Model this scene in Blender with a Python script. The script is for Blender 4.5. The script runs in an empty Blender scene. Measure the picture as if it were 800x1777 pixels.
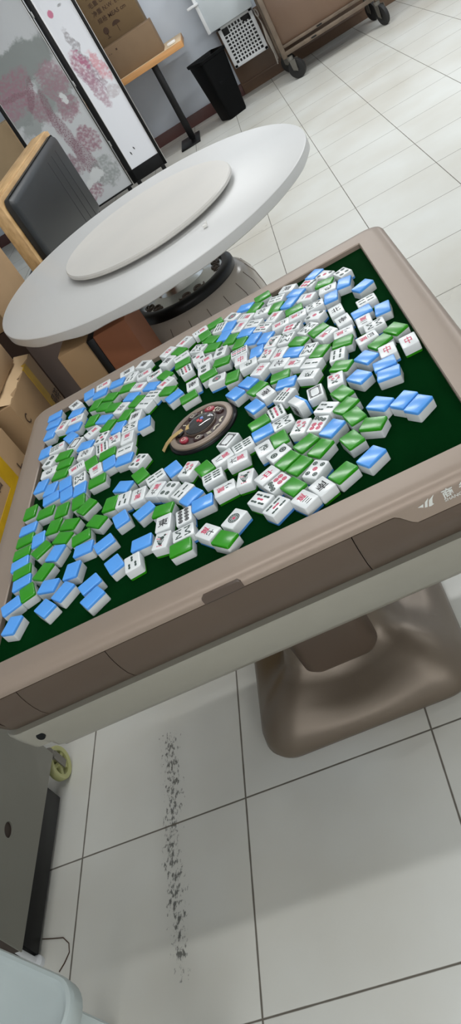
import bpy, bmesh, math, random
from mathutils import Matrix, Vector
random.seed(7)
S = bpy.context.scene
COL = S.collection
PI = math.pi

# ---------------------------------------------------------------- camera, world, lights, exposure
cam_d = bpy.data.cameras.new('camera'); cam = bpy.data.objects.new('camera', cam_d); COL.objects.link(cam)
cam_d.sensor_fit = 'VERTICAL'; cam_d.sensor_height = 24.0; cam_d.lens = 24.0*1344.3/1777.0
cam_d.clip_start = .02
RX, RY, RZ, CP = (0.872955, -0.052068, -0.485014), (-0.417642, -0.593514, -0.687980), (-0.252041, 0.803137, -0.539857), (1.135417, -0.577329, 1.415414)
cam.matrix_world = Matrix(((RX[0], -RY[0], -RZ[0], CP[0]), (RX[1], -RY[1], -RZ[1], CP[1]), (RX[2], -RY[2], -RZ[2], CP[2]), (0, 0, 0, 1)))
S.camera = cam
S.view_settings.view_transform = 'Standard'; S.view_settings.look = 'None'
S.view_settings.gamma = 1; S.view_settings.use_curve_mapping = False
S.view_settings.exposure = 0.0
w = bpy.data.worlds.new('world'); S.world = w; w.use_nodes = True
w.node_tree.nodes['Background'].inputs[0].default_value = (.75, .82, .9, 1)
w.node_tree.nodes['Background'].inputs[1].default_value = .3
CEIL = 2.8
LAMPS = [(.75, .45, 12.5), (.9, -1.75, 7.5), (.7, 2.9, 21), (1.2, 5.2, 26), (1.3, 7.2, 19), (3.3, 1.6, 9), (3.3, 4.2, 44), (3.4, 6.6, 34)]
for i, (lx, ly, pw) in enumerate(LAMPS):
    ld = bpy.data.lights.new('tube_light', 'AREA'); ld.shape = 'RECTANGLE'; ld.size = 1.2; ld.size_y = .07
    ld.energy = pw; ld.color = (.97, .985, 1.0)
    lo = bpy.data.objects.new('tube_light', ld); COL.objects.link(lo); lo.location = (lx, ly, CEIL-.075)

wl = bpy.data.lights.new('added_fill_light', 'AREA'); wl.shape = 'RECTANGLE'; wl.size = 4.2; wl.size_y = 1.7; wl.energy = 15; wl.color = (1, .985, .96)  # soft fill added behind the viewer, no such source is seen
wo = bpy.data.objects.new('added_fill_light', wl); COL.objects.link(wo); wo.location = (1.6, -3.12, 1.75); wo.rotation_euler = (PI/2, 0, 0)

# ---------------------------------------------------------------- materials
def nd(nt, t, **kw):
    n = nt.nodes.new(t)
    for k, v in kw.items(): setattr(n, k, v)
    return n
def mat(name, col, rough=.5, metal=0., var=.06, scale=6., bump=0., coat=0., bscale=None, spec=None, stretch=None, sat2=None):
    m = bpy.data.materials.new(name); m.use_nodes = True; nt = m.node_tree; b = nt.nodes['Principled BSDF']
    tc = nd(nt, 'ShaderNodeTexCoord'); mp = nd(nt, 'ShaderNodeMapping')
    nt.links.new(tc.outputs['Object'], mp.inputs[0])
    if stretch: mp.inputs['Scale'].default_value = stretch
    nz = nd(nt, 'ShaderNodeTexNoise'); nz.inputs['Scale'].default_value = scale; nz.inputs['Detail'].default_value = 4
    nt.links.new(mp.outputs[0], nz.inputs['Vector'])
    cr = nd(nt, 'ShaderNodeValToRGB')
    lo = [max(0, c*(1-var)) for c in col]; hi = [min(1, c*(1+var)) for c in (sat2 or col)]
    cr.color_ramp.elements[0].position = .3; cr.color_ramp.elements[1].position = .7
    cr.color_ramp.elements[0].color = (*lo, 1); cr.color_ramp.elements[1].color = (*hi, 1)
    nt.links.new(nz.outputs[0], cr.inputs[0]); nt.links.new(cr.outputs[0], b.inputs['Base Color'])
    b.inputs['Roughness'].default_value = rough; b.inputs['Metallic'].default_value = metal
    b.inputs['Coat Weight'].default_value = coat
    if spec is not None: b.inputs['Specular IOR Level'].default_value = spec
    if bump:
        n2 = nd(nt, 'ShaderNodeTexNoise'); n2.inputs['Scale'].default_value = bscale or scale*8; n2.inputs['Detail'].default_value = 3
        nt.links.new(mp.outputs[0], n2.inputs['Vector'])
        bp = nd(nt, 'ShaderNodeBump'); bp.inputs['Strength'].default_value = bump; bp.inputs['Distance'].default_value = .002
        nt.links.new(n2.outputs[0], bp.inputs['Height']); nt.links.new(bp.outputs[0], b.inputs['Normal'])
    return m
def srgb(r, g, b):
    f = lambda c: (c/255/12.92) if c/255 <= .04045 else ((c/255+.055)/1.055)**2.4
    return (f(r), f(g), f(b))
M = {}
M['wall'] = mat('painted_wall', srgb(206, 214, 224), .7, var=.03, scale=2)
M['ceiling'] = mat('ceiling_paint', srgb(225, 227, 228), .8, var=.02)
M['base'] = mat('red_brown_skirting', srgb(92, 58, 54), .45, var=.1)
M['wains'] = mat('brown_panelling', srgb(112, 88, 70), .35, var=.12, scale=2, stretch=(1, 1, .3))
M['frame'] = mat('champagne_plastic', srgb(152, 136, 122), .42, .2, var=.02)
M['skirt'] = mat('bronze_plastic', srgb(90, 76, 64), .38, .15, var=.03)
M['band'] = mat('grey_beige_plastic', srgb(143, 140, 128), .3, var=.03)
M['dark'] = mat('dark_gap', srgb(30, 26, 22), .6)
M['slot'] = mat('dark_brown_plastic', srgb(84, 70, 60), .35)
M['felt'] = mat('green_felt', (.0009, .024, .0045), 1., var=.18, scale=5, bump=.2, bscale=900, spec=.02)
M['ped'] = mat('bronze_flecked_paint', srgb(112, 100, 86), .36, .3, var=.04, scale=3, bump=.12, bscale=600)
M['tw'] = mat('white_tile_plastic', srgb(230, 234, 234), .22, var=.012)
M['tb'] = mat('blue_tile_plastic', srgb(92, 166, 246), .2, var=.03)
M['tg'] = mat('green_tile_plastic', srgb(50, 150, 24), .2, var=.04)
M['ik'] = mat('black_ink', srgb(28, 30, 34), .5)
M['ir'] = mat('red_ink', srgb(206, 62, 98), .5)
M['ig'] = mat('dark_green_ink', srgb(42, 66, 58), .5)
M['logo'] = mat('silver_print', srgb(214, 216, 210), .4)
M['blackp'] = mat('black_plastic', srgb(12, 12, 13), .35, spec=.3)
M['dialred'] = mat('dial_red', srgb(160, 46, 64), .35)
M['dialbr'] = mat('dial_dark_brown', srgb(58, 36, 34), .3)
M['gold'] = mat('gold_print', srgb(214, 182, 120), .3, .5)
M['pale'] = mat('pale_print', srgb(220, 212, 190), .4)
M['dome'] = mat('smoked_dome', srgb(52, 50, 50), .08, coat=.6)
M['dieb'] = mat('die_blue', srgb(110, 140, 210), .3); M['died'] = mat('die_red', srgb(205, 50, 60), .3)
M['rt'] = mat('white_laminate', srgb(204, 204, 202), .4, var=.025, scale=2)
M['susan'] = mat('cream_laminate', srgb(206, 203, 197), .36, var=.03, scale=3, sat2=srgb(210, 206, 199))
M['chrome'] = mat('polished_steel', srgb(225, 227, 225), .22, 1.)
M['drum'] = mat('beige_grey_drum', srgb(182, 172, 160), .22, .0, var=.04)
M['wood'] = mat('light_wood', srgb(190, 150, 98), .5, var=.12, scale=6, stretch=(8, .7, 3), sat2=srgb(206, 170, 120))
M['woodo'] = mat('orange_wood', srgb(205, 150, 92), .45, var=.1, scale=6, stretch=(.7, 8, 8))
M['woodtop'] = mat('pale_wood_top', srgb(214, 188, 150), .45, var=.08, scale=6, stretch=(.7, 8, 8))
M['leather'] = mat('black_leather', srgb(25, 28, 29), .42, var=.1, bump=.15, bscale=160)
M['groove'] = mat('leather_groove', srgb(14, 15, 16), .6)
M['card'] = mat('cardboard', srgb(160, 130, 94), .75, var=.06, scale=5, bump=.05)
M['cardd'] = mat('brown_cardboard', srgb(128, 104, 78), .75, var=.06, scale=5)
M['cardo'] = mat('olive_brown_cardboard', srgb(114, 92, 62), .75, var=.06, scale=5)
M['cardk'] = mat('dark_brown_cardboard', srgb(58, 38, 25), .8, var=.08, scale=5)
M['cardr'] = mat('red_brown_cardboard', srgb(138, 84, 54), .7, var=.08, scale=5)
M['cardl'] = mat('pale_cardboard', srgb(206, 176, 136), .75, var=.06, scale=5)
M['tape'] = mat('yellow_tape', srgb(190, 150, 10), .5, var=.12, scale=14, spec=.2)
M['print'] = mat('brown_print', srgb(70, 48, 32), .7)
M['binp'] = mat('bin_plastic', srgb(6, 7, 8), .5, var=.1, spec=.12)
M['steel'] = mat('grey_steel', srgb(120, 116, 108), .4, .5, var=.12, scale=9)
M['rust'] = mat('grimy_steel', srgb(112, 98, 84), .45, .4, var=.2, scale=12)
M['rubber'] = mat('black_rubber', srgb(30, 29, 28), .6)
M['whitem'] = mat('white_enamel', srgb(214, 216, 217), .4, var=.03)
M['greym'] = mat('grey_enamel', srgb(190, 197, 200), .4, var=.03)
M['cable'] = mat('white_cable', srgb(196, 188, 178), .5)
M['cab'] = mat('grey_metal_cabinet', srgb(128, 126, 116), .4, .1, var=.03)
M['wheel'] = mat('yellow_green_wheel', srgb(178, 178, 122), .4, var=.06)
M['stool'] = mat('white_grey_plastic', srgb(172, 182, 180), .35, var=.03, coat=.1)
M['blackf'] = mat('black_frame', srgb(12, 12, 13), .4, spec=.25)
M['silver'] = mat('silver_edge', srgb(190, 190, 188), .3, .7)
M['paper'] = mat('paper', srgb(235, 233, 228), .7)
M['darkbox'] = mat('dark_panel', srgb(58, 44, 36), .5)
def emis(name, col, st):
    m = bpy.data.materials.new(name); m.use_nodes = True; nt = m.node_tree; b = nt.nodes['Principled BSDF']
    b.inputs['Base Color'].default_value = (*col, 1); b.inputs['Emission Color'].default_value = (*col, 1); b.inputs['Emission Strength'].default_value = st
    return m
M['glow'] = emis('tube_and_fill_glow', (1, 1, 1), 2.0)  # shared by the ceiling tubes and the pane of the added window

# floor: grey-white polished tiles, 45 cm, with dark grout and a band of black scuffs
def floor_mat():
    m = bpy.data.materials.new('polished_floor_tiles'); m.use_nodes = True; nt = m.node_tree; L = nt.links; b = nt.nodes['Principled BSDF']
    tc = nd(nt, 'ShaderNodeTexCoord'); sp = nd(nt, 'ShaderNodeSeparateXYZ'); L.new(tc.outputs['Object'], sp.inputs[0])
    def mth(op, a, c=None, d=None):
        n = nd(nt, 'ShaderNodeMath', operation=op)
        for i, v in enumerate((a, c, d)):
            if v is None: continue
            if isinstance(v, (int, float)): n.inputs[i].default_value = v
            else: L.new(v, n.inputs[i])
        return n.outputs[0]
    def edge(o):
        t = mth('DIVIDE', o, .45); r = mth('ROUND', t); return mth('MULTIPLY', mth('ABSOLUTE', mth('SUBTRACT', t, r)), .45)
    wob = nd(nt, 'ShaderNodeTexNoise'); wob.inputs['Scale'].default_value = 20; L.new(tc.outputs['Object'], wob.inputs['Vector'])
    dmin = mth('MINIMUM', edge(sp.outputs[0]), edge(sp.outputs[1]))
    dw = mth('ADD', dmin, mth('MULTIPLY', mth('SUBTRACT', wob.outputs[0], .5), .0015))
    g = nd(nt, 'ShaderNodeMapRange'); g.inputs[1].default_value = .0012; g.inputs[2].default_value = .0028; g.inputs[3].default_value = 1; g.inputs[4].default_value = 0
    L.new(dw, g.inputs[0])
    n1 = nd(nt, 'ShaderNodeTexNoise'); n1.inputs['Scale'].default_value = 1.6; n1.inputs['Detail'].default_value = 4; n1.inputs['Roughness'].default_value = .5
    L.new(tc.outputs['Object'], n1.inputs['Vector'])
    cr = nd(nt, 'ShaderNodeValToRGB'); e = cr.color_ramp.elements
    e[0].position = .3; e[0].color = (*srgb(200, 197, 186), 1); e[1].position = .66; e[1].color = (*srgb(214, 215, 209), 1)
    L.new(n1.outputs[0], cr.inputs[0])
    # scuffs
    mp = nd(nt, 'ShaderNodeMapping'); mp.inputs['Scale'].default_value = (1, .45, 1); L.new(tc.outputs['Object'], mp.inputs[0])
    n2 = nd(nt, 'ShaderNodeTexNoise'); n2.inputs['Scale'].default_value = 120; n2.inputs['Detail'].default_value = 6; n2.inputs['Roughness'].default_value = .65; L.new(mp.outputs[0], n2.inputs['Vector'])
    n3 = nd(nt, 'ShaderNodeTexNoise'); n3.inputs['Scale'].default_value = 9; L.new(tc.outputs['Object'], n3.inputs['Vector'])
    cx = mth('ADD', mth('MULTIPLY', sp.outputs[1], -.06), .285)
    cx = mth('ADD', cx, mth('MULTIPLY', mth('SUBTRACT', n3.outputs[0], .5), .05))
    dx = mth('DIVIDE', mth('SUBTRACT', sp.outputs[0], cx), .04)
    band = mth('EXPONENT', mth('MULTIPLY', mth('MULTIPLY', dx, dx), -1))
    r1 = nd(nt, 'ShaderNodeMapRange'); r1.interpolation_type = 'SMOOTHSTEP'
    for i, v in ((1, .02), (2, .16), (3, 0), (4, 1)): r1.inputs[i].default_value = v
    L.new(sp.outputs[1], r1.inputs[0])
    r2 = nd(nt, 'ShaderNodeMapRange'); r2.interpolation_type = 'SMOOTHSTEP'
    for i, v in ((1, .68), (2, .78), (3, 1), (4, 0)): r2.inputs[i].default_value = v
    L.new(sp.outputs[1], r2.inputs[0])
    band = mth('MULTIPLY', mth('MULTIPLY', band, r1.outputs[0]), r2.outputs[0])
    th = mth('SUBTRACT', .80, mth('MULTIPLY', band, .325))
    sc = mth('MULTIPLY', mth('SUBTRACT', n2.outputs[0], th), 9)
    sc = mth('MINIMUM', mth('ADD', mth('MAXIMUM', sc, 0), mth('MULTIPLY', band, .1)), .85)
    mx = nd(nt, 'ShaderNodeMix', data_type='RGBA'); L.new(sc, mx.inputs[0]); L.new(cr.outputs[0], mx.inputs[6]); mx.inputs[7].default_value = (*srgb(58, 58, 54), 1)
    m2 = nd(nt, 'ShaderNodeMix', data_type='RGBA'); L.new(g.outputs[0], m2.inputs[0]); L.new(mx.outputs[2], m2.inputs[6]); m2.inputs[7].default_value = (*srgb(98, 92, 82), 1)
    L.new(m2.outputs[2], b.inputs['Base Color'])
    rr = mth('ADD', .24, mth('MULTIPLY', g.outputs[0], .4)); rr = mth('ADD', rr, mth('MULTIPLY', n1.outputs[0], .12)); L.new(rr, b.inputs['Roughness'])
    bp = nd(nt, 'ShaderNodeBump'); bp.inputs['Strength'].default_value = .5; bp.inputs['Distance'].default_value = .001; bp.invert = True
    L.new(g.outputs[0], bp.inputs['Height']); L.new(bp.outputs[0], b.inputs['Normal'])
    return m
M['floor'] = floor_mat()

# painted silk of the folding screen: soft shapes given as rotated ellipses (cx, cz, rx, rz, angle, colour, strength, noise)
def paint_mat(name, bg, blobs):
    m = bpy.data.materials.new(name); m.use_nodes = True; nt = m.node_tree; L = nt.links; b = nt.nodes['Principled BSDF']
    tc = nd(nt, 'ShaderNodeTexCoord')
    nz = nd(nt, 'ShaderNodeTexNoise'); nz.inputs['Scale'].default_value = 11; nz.inputs['Detail'].default_value = 6; nz.inputs['Roughness'].default_value = .7; L.new(tc.outputs['Object'], nz.inputs['Vector'])
    vm = nd(nt, 'ShaderNodeVectorMath', operation='SUBTRACT'); L.new(nz.outputs[1], vm.inputs[0]); vm.inputs[1].default_value = (.5, .5, .5)
    fine = nd(nt, 'ShaderNodeTexNoise'); fine.inputs['Scale'].default_value = 42; fine.inputs['Detail'].default_value = 4; L.new(tc.outputs['Object'], fine.inputs['Vector'])
    vor = nd(nt, 'ShaderNodeTexVoronoi'); vor.inputs['Scale'].default_value = 85; L.new(tc.outputs['Object'], vor.inputs['Vector'])
    last = None
    for (cx, cz, rx, rz, an, col, st, wob, tex) in blobs:
        sc = nd(nt, 'ShaderNodeVectorMath', operation='SCALE'); L.new(vm.outputs[0], sc.inputs[0]); sc.inputs['Scale'].default_value = wob
        ad = nd(nt, 'ShaderNodeVectorMath', operation='ADD'); L.new(tc.outputs['Object'], ad.inputs[0]); L.new(sc.outputs[0], ad.inputs[1])
        mp = nd(nt, 'ShaderNodeMapping', vector_type='TEXTURE'); L.new(ad.outputs[0], mp.inputs[0])
        mp.inputs['Location'].default_value = (cx, 0, cz); mp.inputs['Rotation'].default_value = (0, -an, 0); mp.inputs['Scale'].default_value = (rx, 10, rz)
        ln = nd(nt, 'ShaderNodeVectorMath', operation='LENGTH'); L.new(mp.outputs[0], ln.inputs[0])
        mr = nd(nt, 'ShaderNodeMapRange'); mr.interpolation_type = 'SMOOTHSTEP'
        for i, v in ((1, .78), (2, 1.08), (3, min(1, st*1.1)), (4, 0)): mr.inputs[i].default_value = v
        L.new(ln.outputs['Value'], mr.inputs[0]); f = mr.outputs[0]
        if tex:
            tr = nd(nt, 'ShaderNodeMapRange')
            a = (.34, .58, .28, 1) if tex == 1 else (.2, .5, 1, .45)
            for i, v in enumerate(a): tr.inputs[i+1].default_value = v
            L.new(fine.outputs[0] if tex == 1 else vor.outputs['Distance'], tr.inputs[0])
            mm = nd(nt, 'ShaderNodeMath', operation='MULTIPLY'); L.new(f, mm.inputs[0]); L.new(tr.outputs[0], mm.inputs[1]); f = mm.outputs[0]
        mx = nd(nt, 'ShaderNodeMix', data_type='RGBA'); L.new(f, mx.inputs[0])
        if last is None: mx.inputs[6].default_value = (*bg, 1)
        else: L.new(last, mx.inputs[6])
        mx.inputs[7].default_value = (*col, 1); last = mx.outputs[2]
    L.new(last, b.inputs['Base Color']); b.inputs['Roughness'].default_value = .45
    return m

# ---------------------------------------------------------------- mesh helpers
class MB:
    def __init__(s): s.bm = bmesh.new(); s.mi = 0
    def _add(s, verts, faces):
        vs = [s.bm.verts.new(v) for v in verts]
        for f in faces:
            try:
                fc = s.bm.faces.new([vs[i] for i in f]); fc.material_index = s.mi
            except ValueError: pass
        return s
    def merge(s, bm2, mx=None):
        bm2.verts.ensure_lookup_table(); bm2.verts.index_update()
        vs = [(mx @ v.co if mx else v.co.copy()) for v in bm2.verts]
        s._add(vs, [[v.index for v in f.verts] for f in bm2.faces]); bm2.free(); return s
    def box(s, c, d, bev=0., seg=2, mx=None):
        b = bmesh.new(); bmesh.ops.create_cube(b, size=1)
        for v in b.verts: v.co = Vector((v.co.x*d[0], v.co.y*d[1], v.co.z*d[2]))
        if bev: bmesh.ops.bevel(b, geom=b.edges[:], offset=bev, segments=seg, affect='EDGES', profile=.5)
        m = Matrix.Translation(c)
        return s.merge(b, (mx @ m) if mx else m)
    def span(s, a, b, bev=0., seg=2, mx=None):
        return s.box([(a[i]+b[i])/2 for i in range(3)], [abs(b[i]-a[i]) for i in range(3)], bev, seg, mx)
    def cyl(s, a, b, r, r2=None, n=20, cap=True):
        a, b = Vector(a), Vector(b); d = b-a; z = d.normalized(); x = z.orthogonal().normalized(); y = z.cross(x); r2 = r if r2 is None else r2
        vs = []
        for (p, rr) in ((a, r), (b, r2)):
            for i in range(n):
                t = 2*PI*i/n; vs.append(p+(x*math.cos(t)+y*math.sin(t))*rr)
        fs = [[i, (i+1) % n, n+(i+1) % n, n+i] for i in range(n)]
        if cap: fs += [list(range(n))[::-1], list(range(n, 2*n))]
        return s._add(vs, fs)
    def lathe(s, prof, c=(0, 0, 0), n=64, cap0=False, cap1=False, mx=None):
        vs = []; k = len(prof)
        for i in range(n):
            t = 2*PI*i/n
            for (r, z) in prof: 
                v = Vector((c[0]+r*math.cos(t), c[1]+r*math.sin(t), c[2]+z)); vs.append(mx @ v if mx else v)
        fs = []
        for i in range(n):
            j = (i+1) % n
            for q in range(k-1): fs.append([i*k+q, j*k+q, j*k+q+1, i*k+q+1])
        if cap0: fs.append([i*k for i in range(n)][::-1])
        if cap1: fs.append([i*k+k-1 for i in range(n)])
        return s._add(vs, fs)
    def torus(s, c, R, r, n=48, m=10, axis='z'):
        prof = [(R+r*math.cos(2*PI*i/m), r*math.sin(2*PI*i/m)) for i in range(m)]; prof.append(prof[0])
        mx = Matrix.Translation(c)
        if axis == 'x': mx = mx @ Matrix.Rotation(PI/2, 4, 'Y')
        if axis == 'y': mx = mx @ Matrix.Rotation(PI/2, 4, 'X')
        return s.lathe(prof, n=n, mx=mx)
    def loft(s, loops, closed=True, cap0=False, cap1=False):
        n = len(loops[0]); vs = [v for l in loops for v in l]; fs = []
        for a in range(len(loops)-1):
            for i in range(n if closed else n-1):
                j = (i+1) % n; fs.append([a*n+i, a*n+j, (a+1)*n+j, (a+1)*n+i])
        if cap0: fs.append(list(range(n))[::-1])
        if cap1: fs.append([(len(loops)-1)*n+i for i in range(n)])
        return s._add(vs, fs)
    def tube(s, pts, r, n=8):
        pts = [Vector(p) for p in pts]; loops = []; up = None
        for i, p in enumerate(pts):
            t = (pts[min(i+1, len(pts)-1)]-pts[max(i-1, 0)]).normalized()
            x = t.orthogonal().normalized() if up is None else (up-t*up.dot(t)).normalized()
            up = x; y = t.cross(x)
            loops.append([p+(x*math.cos(2*PI*k/n)+y*math.sin(2*PI*k/n))*r for k in range(n)])
        return s.loft(loops, cap0=True, cap1=True)
    def prism(s, poly, o, ex, ey, ez, h):
        # poly in (ex, ey) plane extruded h along ez
        o, ex, ey, ez = map(Vector, (o, ex, ey, ez)); n = len(poly)
        a = [o+ex*p[0]+ey*p[1] for p in poly]; b = [v+ez*h for v in a]
        return s._add(a+b, [list(range(n))[::-1], list(range(n, 2*n))]+[[i, (i+1) % n, n+(i+1) % n, n+i] for i in range(n)])
    def text(s, t, size, mx, bold=.0, depth=.0):
        v, f = text_mesh(t, size, bold, depth); return s._add([mx @ x for x in v], f)
    def build(s, name, m, parent=None, smooth=True, ang=38):
        bm = s.bm; bmesh.ops.recalc_face_normals(bm, faces=bm.faces[:])
        me = bpy.data.meshes.new(name); bm.to_mesh(me); bm.free()
        for x in (m if isinstance(m, (list, tuple)) else [m]): me.materials.append(x)
        if smooth:
            me.polygons.foreach_set('use_smooth', [True]*len(me.polygons))
            me.set_sharp_from_angle(angle=math.radians(ang))
        o = bpy.data.objects.new(name, me); COL.objects.link(o)
        if parent: o.parent = parent
        return o
_tc = {}
def text_mesh(t, size, bold=0., depth=0.):
    k = (t, size, bold, depth)
    if k in _tc: return _tc[k]
    cu = bpy.data.curves.new('t', 'FONT'); cu.body = t; cu.size = size; cu.align_x = 'CENTER'; cu.align_y = 'CENTER'
    cu.offset = bold*size; cu.extrude = depth; cu.resolution_u = 2
    o = bpy.data.objects.new('t', cu); COL.objects.link(o)
    bpy.context.view_layer.update()
    dg = bpy.context.evaluated_depsgraph_get(); ev = o.evaluated_get(dg); me = ev.to_mesh()
    v = [x.co.copy() for x in me.vertices]; f = [list(p.vertices) for p in me.polygons]
    ev.to_mesh_clear(); bpy.data.objects.remove(o); bpy.data.curves.remove(cu)
    if v:
        cx = (min(a.x for a in v)+max(a.x for a in v))/2; cy = (min(a.y for a in v)+max(a.y for a in v))/2
        for a in v: a.x -= cx; a.y -= cy
    _tc[k] = (v, f); return _tc[k]
def tag(o, label=None, cat=None, group=None, kind=None):
    if label: o['label'] = label
    if cat: o['category'] = cat
    if group: o['group'] = group
    if kind: o['kind'] = kind
    return o
def empty(name, loc, rz=0, label=None, cat=None, group=None):
    o = bpy.data.objects.new(name, None); COL.objects.link(o); o.location = loc; o.rotation_euler = (0, 0, rz); o.empty_display_size = .05
    return tag(o, label, cat, group)
def struct(o, label, cat): return tag(o, label, cat, kind='structure')
def frame_mx(o, ex, ey):
    ex = Vector(ex).normalized(); ey = Vector(ey).normalized(); ez = ex.cross(ey)
    return Matrix(((ex.x, ey.x, ez.x, o[0]), (ex.y, ey.y, ez.y, o[1]), (ex.z, ey.z, ez.z, o[2]), (0, 0, 0, 1)))

# ---------------------------------------------------------------- room
WB = 8.33
struct(MB().span((-2.6, -3.2, -.1), (5.4, WB+.1, 0)).build('floor', M['floor']), 'pale grey polished floor tiles with dark grout lines', 'floor')
struct(MB().span((-2.6, WB, 0), (5.4, WB+.1, CEIL)).build('wall_back', M['wall']), 'bluish white painted wall behind the black bin', 'wall')
struct(MB().span((-2.7, -3.2, 0), (-2.6, WB+.1, CEIL)).build('wall_left', M['wall']), 'white wall on the left, out of view', 'wall')
struct(MB().span((5.4, -3.2, 0), (5.5, WB+.1, CEIL)).build('wall_right', M['wall']), 'white wall on the right, out of view', 'wall')
struct(MB().span((-2.7, -3.3, 0), (5.5, -3.2, CEIL)).build('wall_front', M['wall']), 'white wall behind the viewer', 'wall')
struct(MB().span((-2.7, -3.3, CEIL), (5.5, WB+.1, CEIL+.1)).build('ceiling', M['ceiling']), 'white ceiling above the tables', 'ceiling')
struct(MB().span((-2.6, WB-.018, 0), (1.06, WB, .11), .003).build('baseboard_back', M['base']), 'dark red brown skirting under the white wall', 'baseboard')
wp = MB(); wp.span((1.06, WB-.03, 0), (5.4, WB, .62), .003)
for zz in (.08, .5): wp.span((1.06, WB-.036, zz), (5.4, WB-.029, zz+.02), .002)
struct(wp.build('trim_1', M['wains']), 'brown panelled lower wall behind the steel trolley', 'wall panel')
wf = MB()
for a_, b_ in (((-.55, -3.2, .85), (-.5, -3.15, 2.65)), ((3.7, -3.2, .85), (3.75, -3.15, 2.65)), ((1.575, -3.2, .85), (1.625, -3.15, 2.65)), ((-.55, -3.2, .85), (3.75, -3.15, .9)), ((-.55, -3.2, 2.6), (3.75, -3.15, 2.65))): wf.span(a_, b_, .004)
wfo = wf.build('fill_window_1', M['whitem']); struct(wfo, 'unseen window added behind the viewer for soft fill light', 'window')  # frame invented to go with the added fill light
MB().span((-.5, -3.198, .9), (3.7, -3.19, 2.6)).build('fill_pane', M['glow'], wfo)  # glowing sheet of the added window
for i, (lx, ly, pw) in enumerate(LAMPS):
    t = empty('ceiling_light', (lx, ly, CEIL), 0, 'white ceiling tube light ' + ['directly above the mahjong table', 'behind the viewer', 'above the round dining table', 'between round table and folding screen', 'above the black waste bin', 'on the right, level with the mahjong table', 'above the open floor on the right', 'on the right near the steel trolley'][i], 'ceiling light', 'ceiling tube lights')
    MB().box((0, 0, -.025), (1.26, .1, .05), .006).build('housing', M['whitem'], t)
    MB().cyl((-.6, 0, -.062), (.6, 0, -.062), .013, n=16).build('tube', M['glow'], t)

# ---------------------------------------------------------------- mahjong table
TX, TY, TR = .782, .744, .016
HS = .425
def rsq(half, rad, z, nc=8, ns=1, zf=None):
    """rounded square loop, ccw from the right end of the front side"""
    pts = []; rad = min(rad, half)
    for k in range(4):
        rot = k*PI/2
        c = Vector((half-rad, -half+rad)); cor = [c+Vector((math.cos(a), math.sin(a)))*rad for a in [-PI/2+PI/2*i/nc for i in range(nc+1)]]
        q0 = Vector((-half+rad, -half)); q1 = Vector((half-rad, -half))
        side = [q0.lerp(q1, i/ns) for i in range(1, ns)] if ns > 1 else []
        for p in side+cor:
            x = p.x*math.cos(rot)-p.y*math.sin(rot); y = p.x*math.sin(rot)+p.y*math.cos(rot)
            pts.append(Vector((x, y, zf(p.x) if zf else z)))
    return pts
mt = empty('mahjong_table', (TX, TY, 0), TR, 'square champagne mahjong table with green felt top and bronze pedestal foot', 'mahjong table')
def sm(t): t = max(0, min(1, t)); return t*t*(3-2*t)
lipz = lambda x: .7285-.026*sm((x-.268)/.03)
NS = 140
loops = [rsq(.4252, .004, .728, 8, NS), rsq(.4252, .004, .7448, 8, NS), rsq(.4272, .005, .747, 8, NS), rsq(.462, .02, .7492, 8, NS), rsq(.4765, .03, .748, 8, NS),
         rsq(.4845, .035, .7445, 8, NS), rsq(.4885, .038, .7385, 8, NS), rsq(.4893, .038, .733, 8, NS), rsq(.4888, .038, 0, 8, NS, lipz), rsq(.4865, .037, 0, 8, NS, lambda x: lipz(x)-.0012), rsq(.47, .03, 0, 8, NS, lipz)]
MB().loft(loops).build('top_frame', M['frame'], mt)
MB().span((-.4275, -.4275, .7285), (.4275, .4275, .735), .001).build('felt', M['felt'], mt)
MB().loft([rsq(.462, .03, .728), rsq(.468, .032, .724), rsq(.472, .033, .70), rsq(.468, .033, .67), rsq(.45, .033, .6), rsq(.43, .03, .535)], cap0=True, cap1=True).build('inner_body', M['dark'], mt)
# curved side panels: profile of (outward distance, height)
prof = [(.480, .7262), (.4845, .7235), (.4862, .712), (.4862, .698), (.4842, .68), (.4795, .661), (.4715, .643), (.463, .632)]
prof2 = [(p[0], p[1]-(.026 if p[1] > .72 else .026*max(0, (p[1]-.668)/.053))) for p in prof]
def side_panel(x0, x1, rot, dip=0):
    L0 = []; n = 26
    for i in range(n+1):
        x = x0+(x1-x0)*i/n; f = sm((x-.268)/.03) if dip else 0
        pr = [(a[0], a[1]*(1-f)+b[1]*f) for a, b in zip(prof, prof2)]
        l = [Vector((x, -p[0], p[1])) for p in pr]+[Vector((x, -.455, .632)), Vector((x, -.455, .72-.028*f))]
        L0.append(l)
    m = MB(); m.loft(L0, cap0=True, cap1=True)
    o = m.build('drawer' if not dip and x0 < -.1 < x1 else 'side_panel', M['skirt'], mt); o.rotation_euler = (0, 0, rot); return o
for k in range(4):
    side_panel(-.447, -.3775, k*PI/2); side_panel(-.376, -.2095, k*PI/2); side_panel(-.208, .2045, k*PI/2); side_panel(.206, .447, k*PI/2, 1)
    m = MB(); cl = []
    for (d, z) in prof:
        cl.append([Vector((.447+ (d-.447)*math.cos(a), -.447+(d-.447)*math.sin(a), z-(.026 if z > .72 else .026*max(0, (z-.668)/.053)))) for a in [-PI/2+PI/2*i/8 for i in range(9)]])
    m.loft(cl, closed=False); o = m.build('corner_panel', M['skirt'], mt); o.rotation_euler = (0, 0, k*PI/2)
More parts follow.
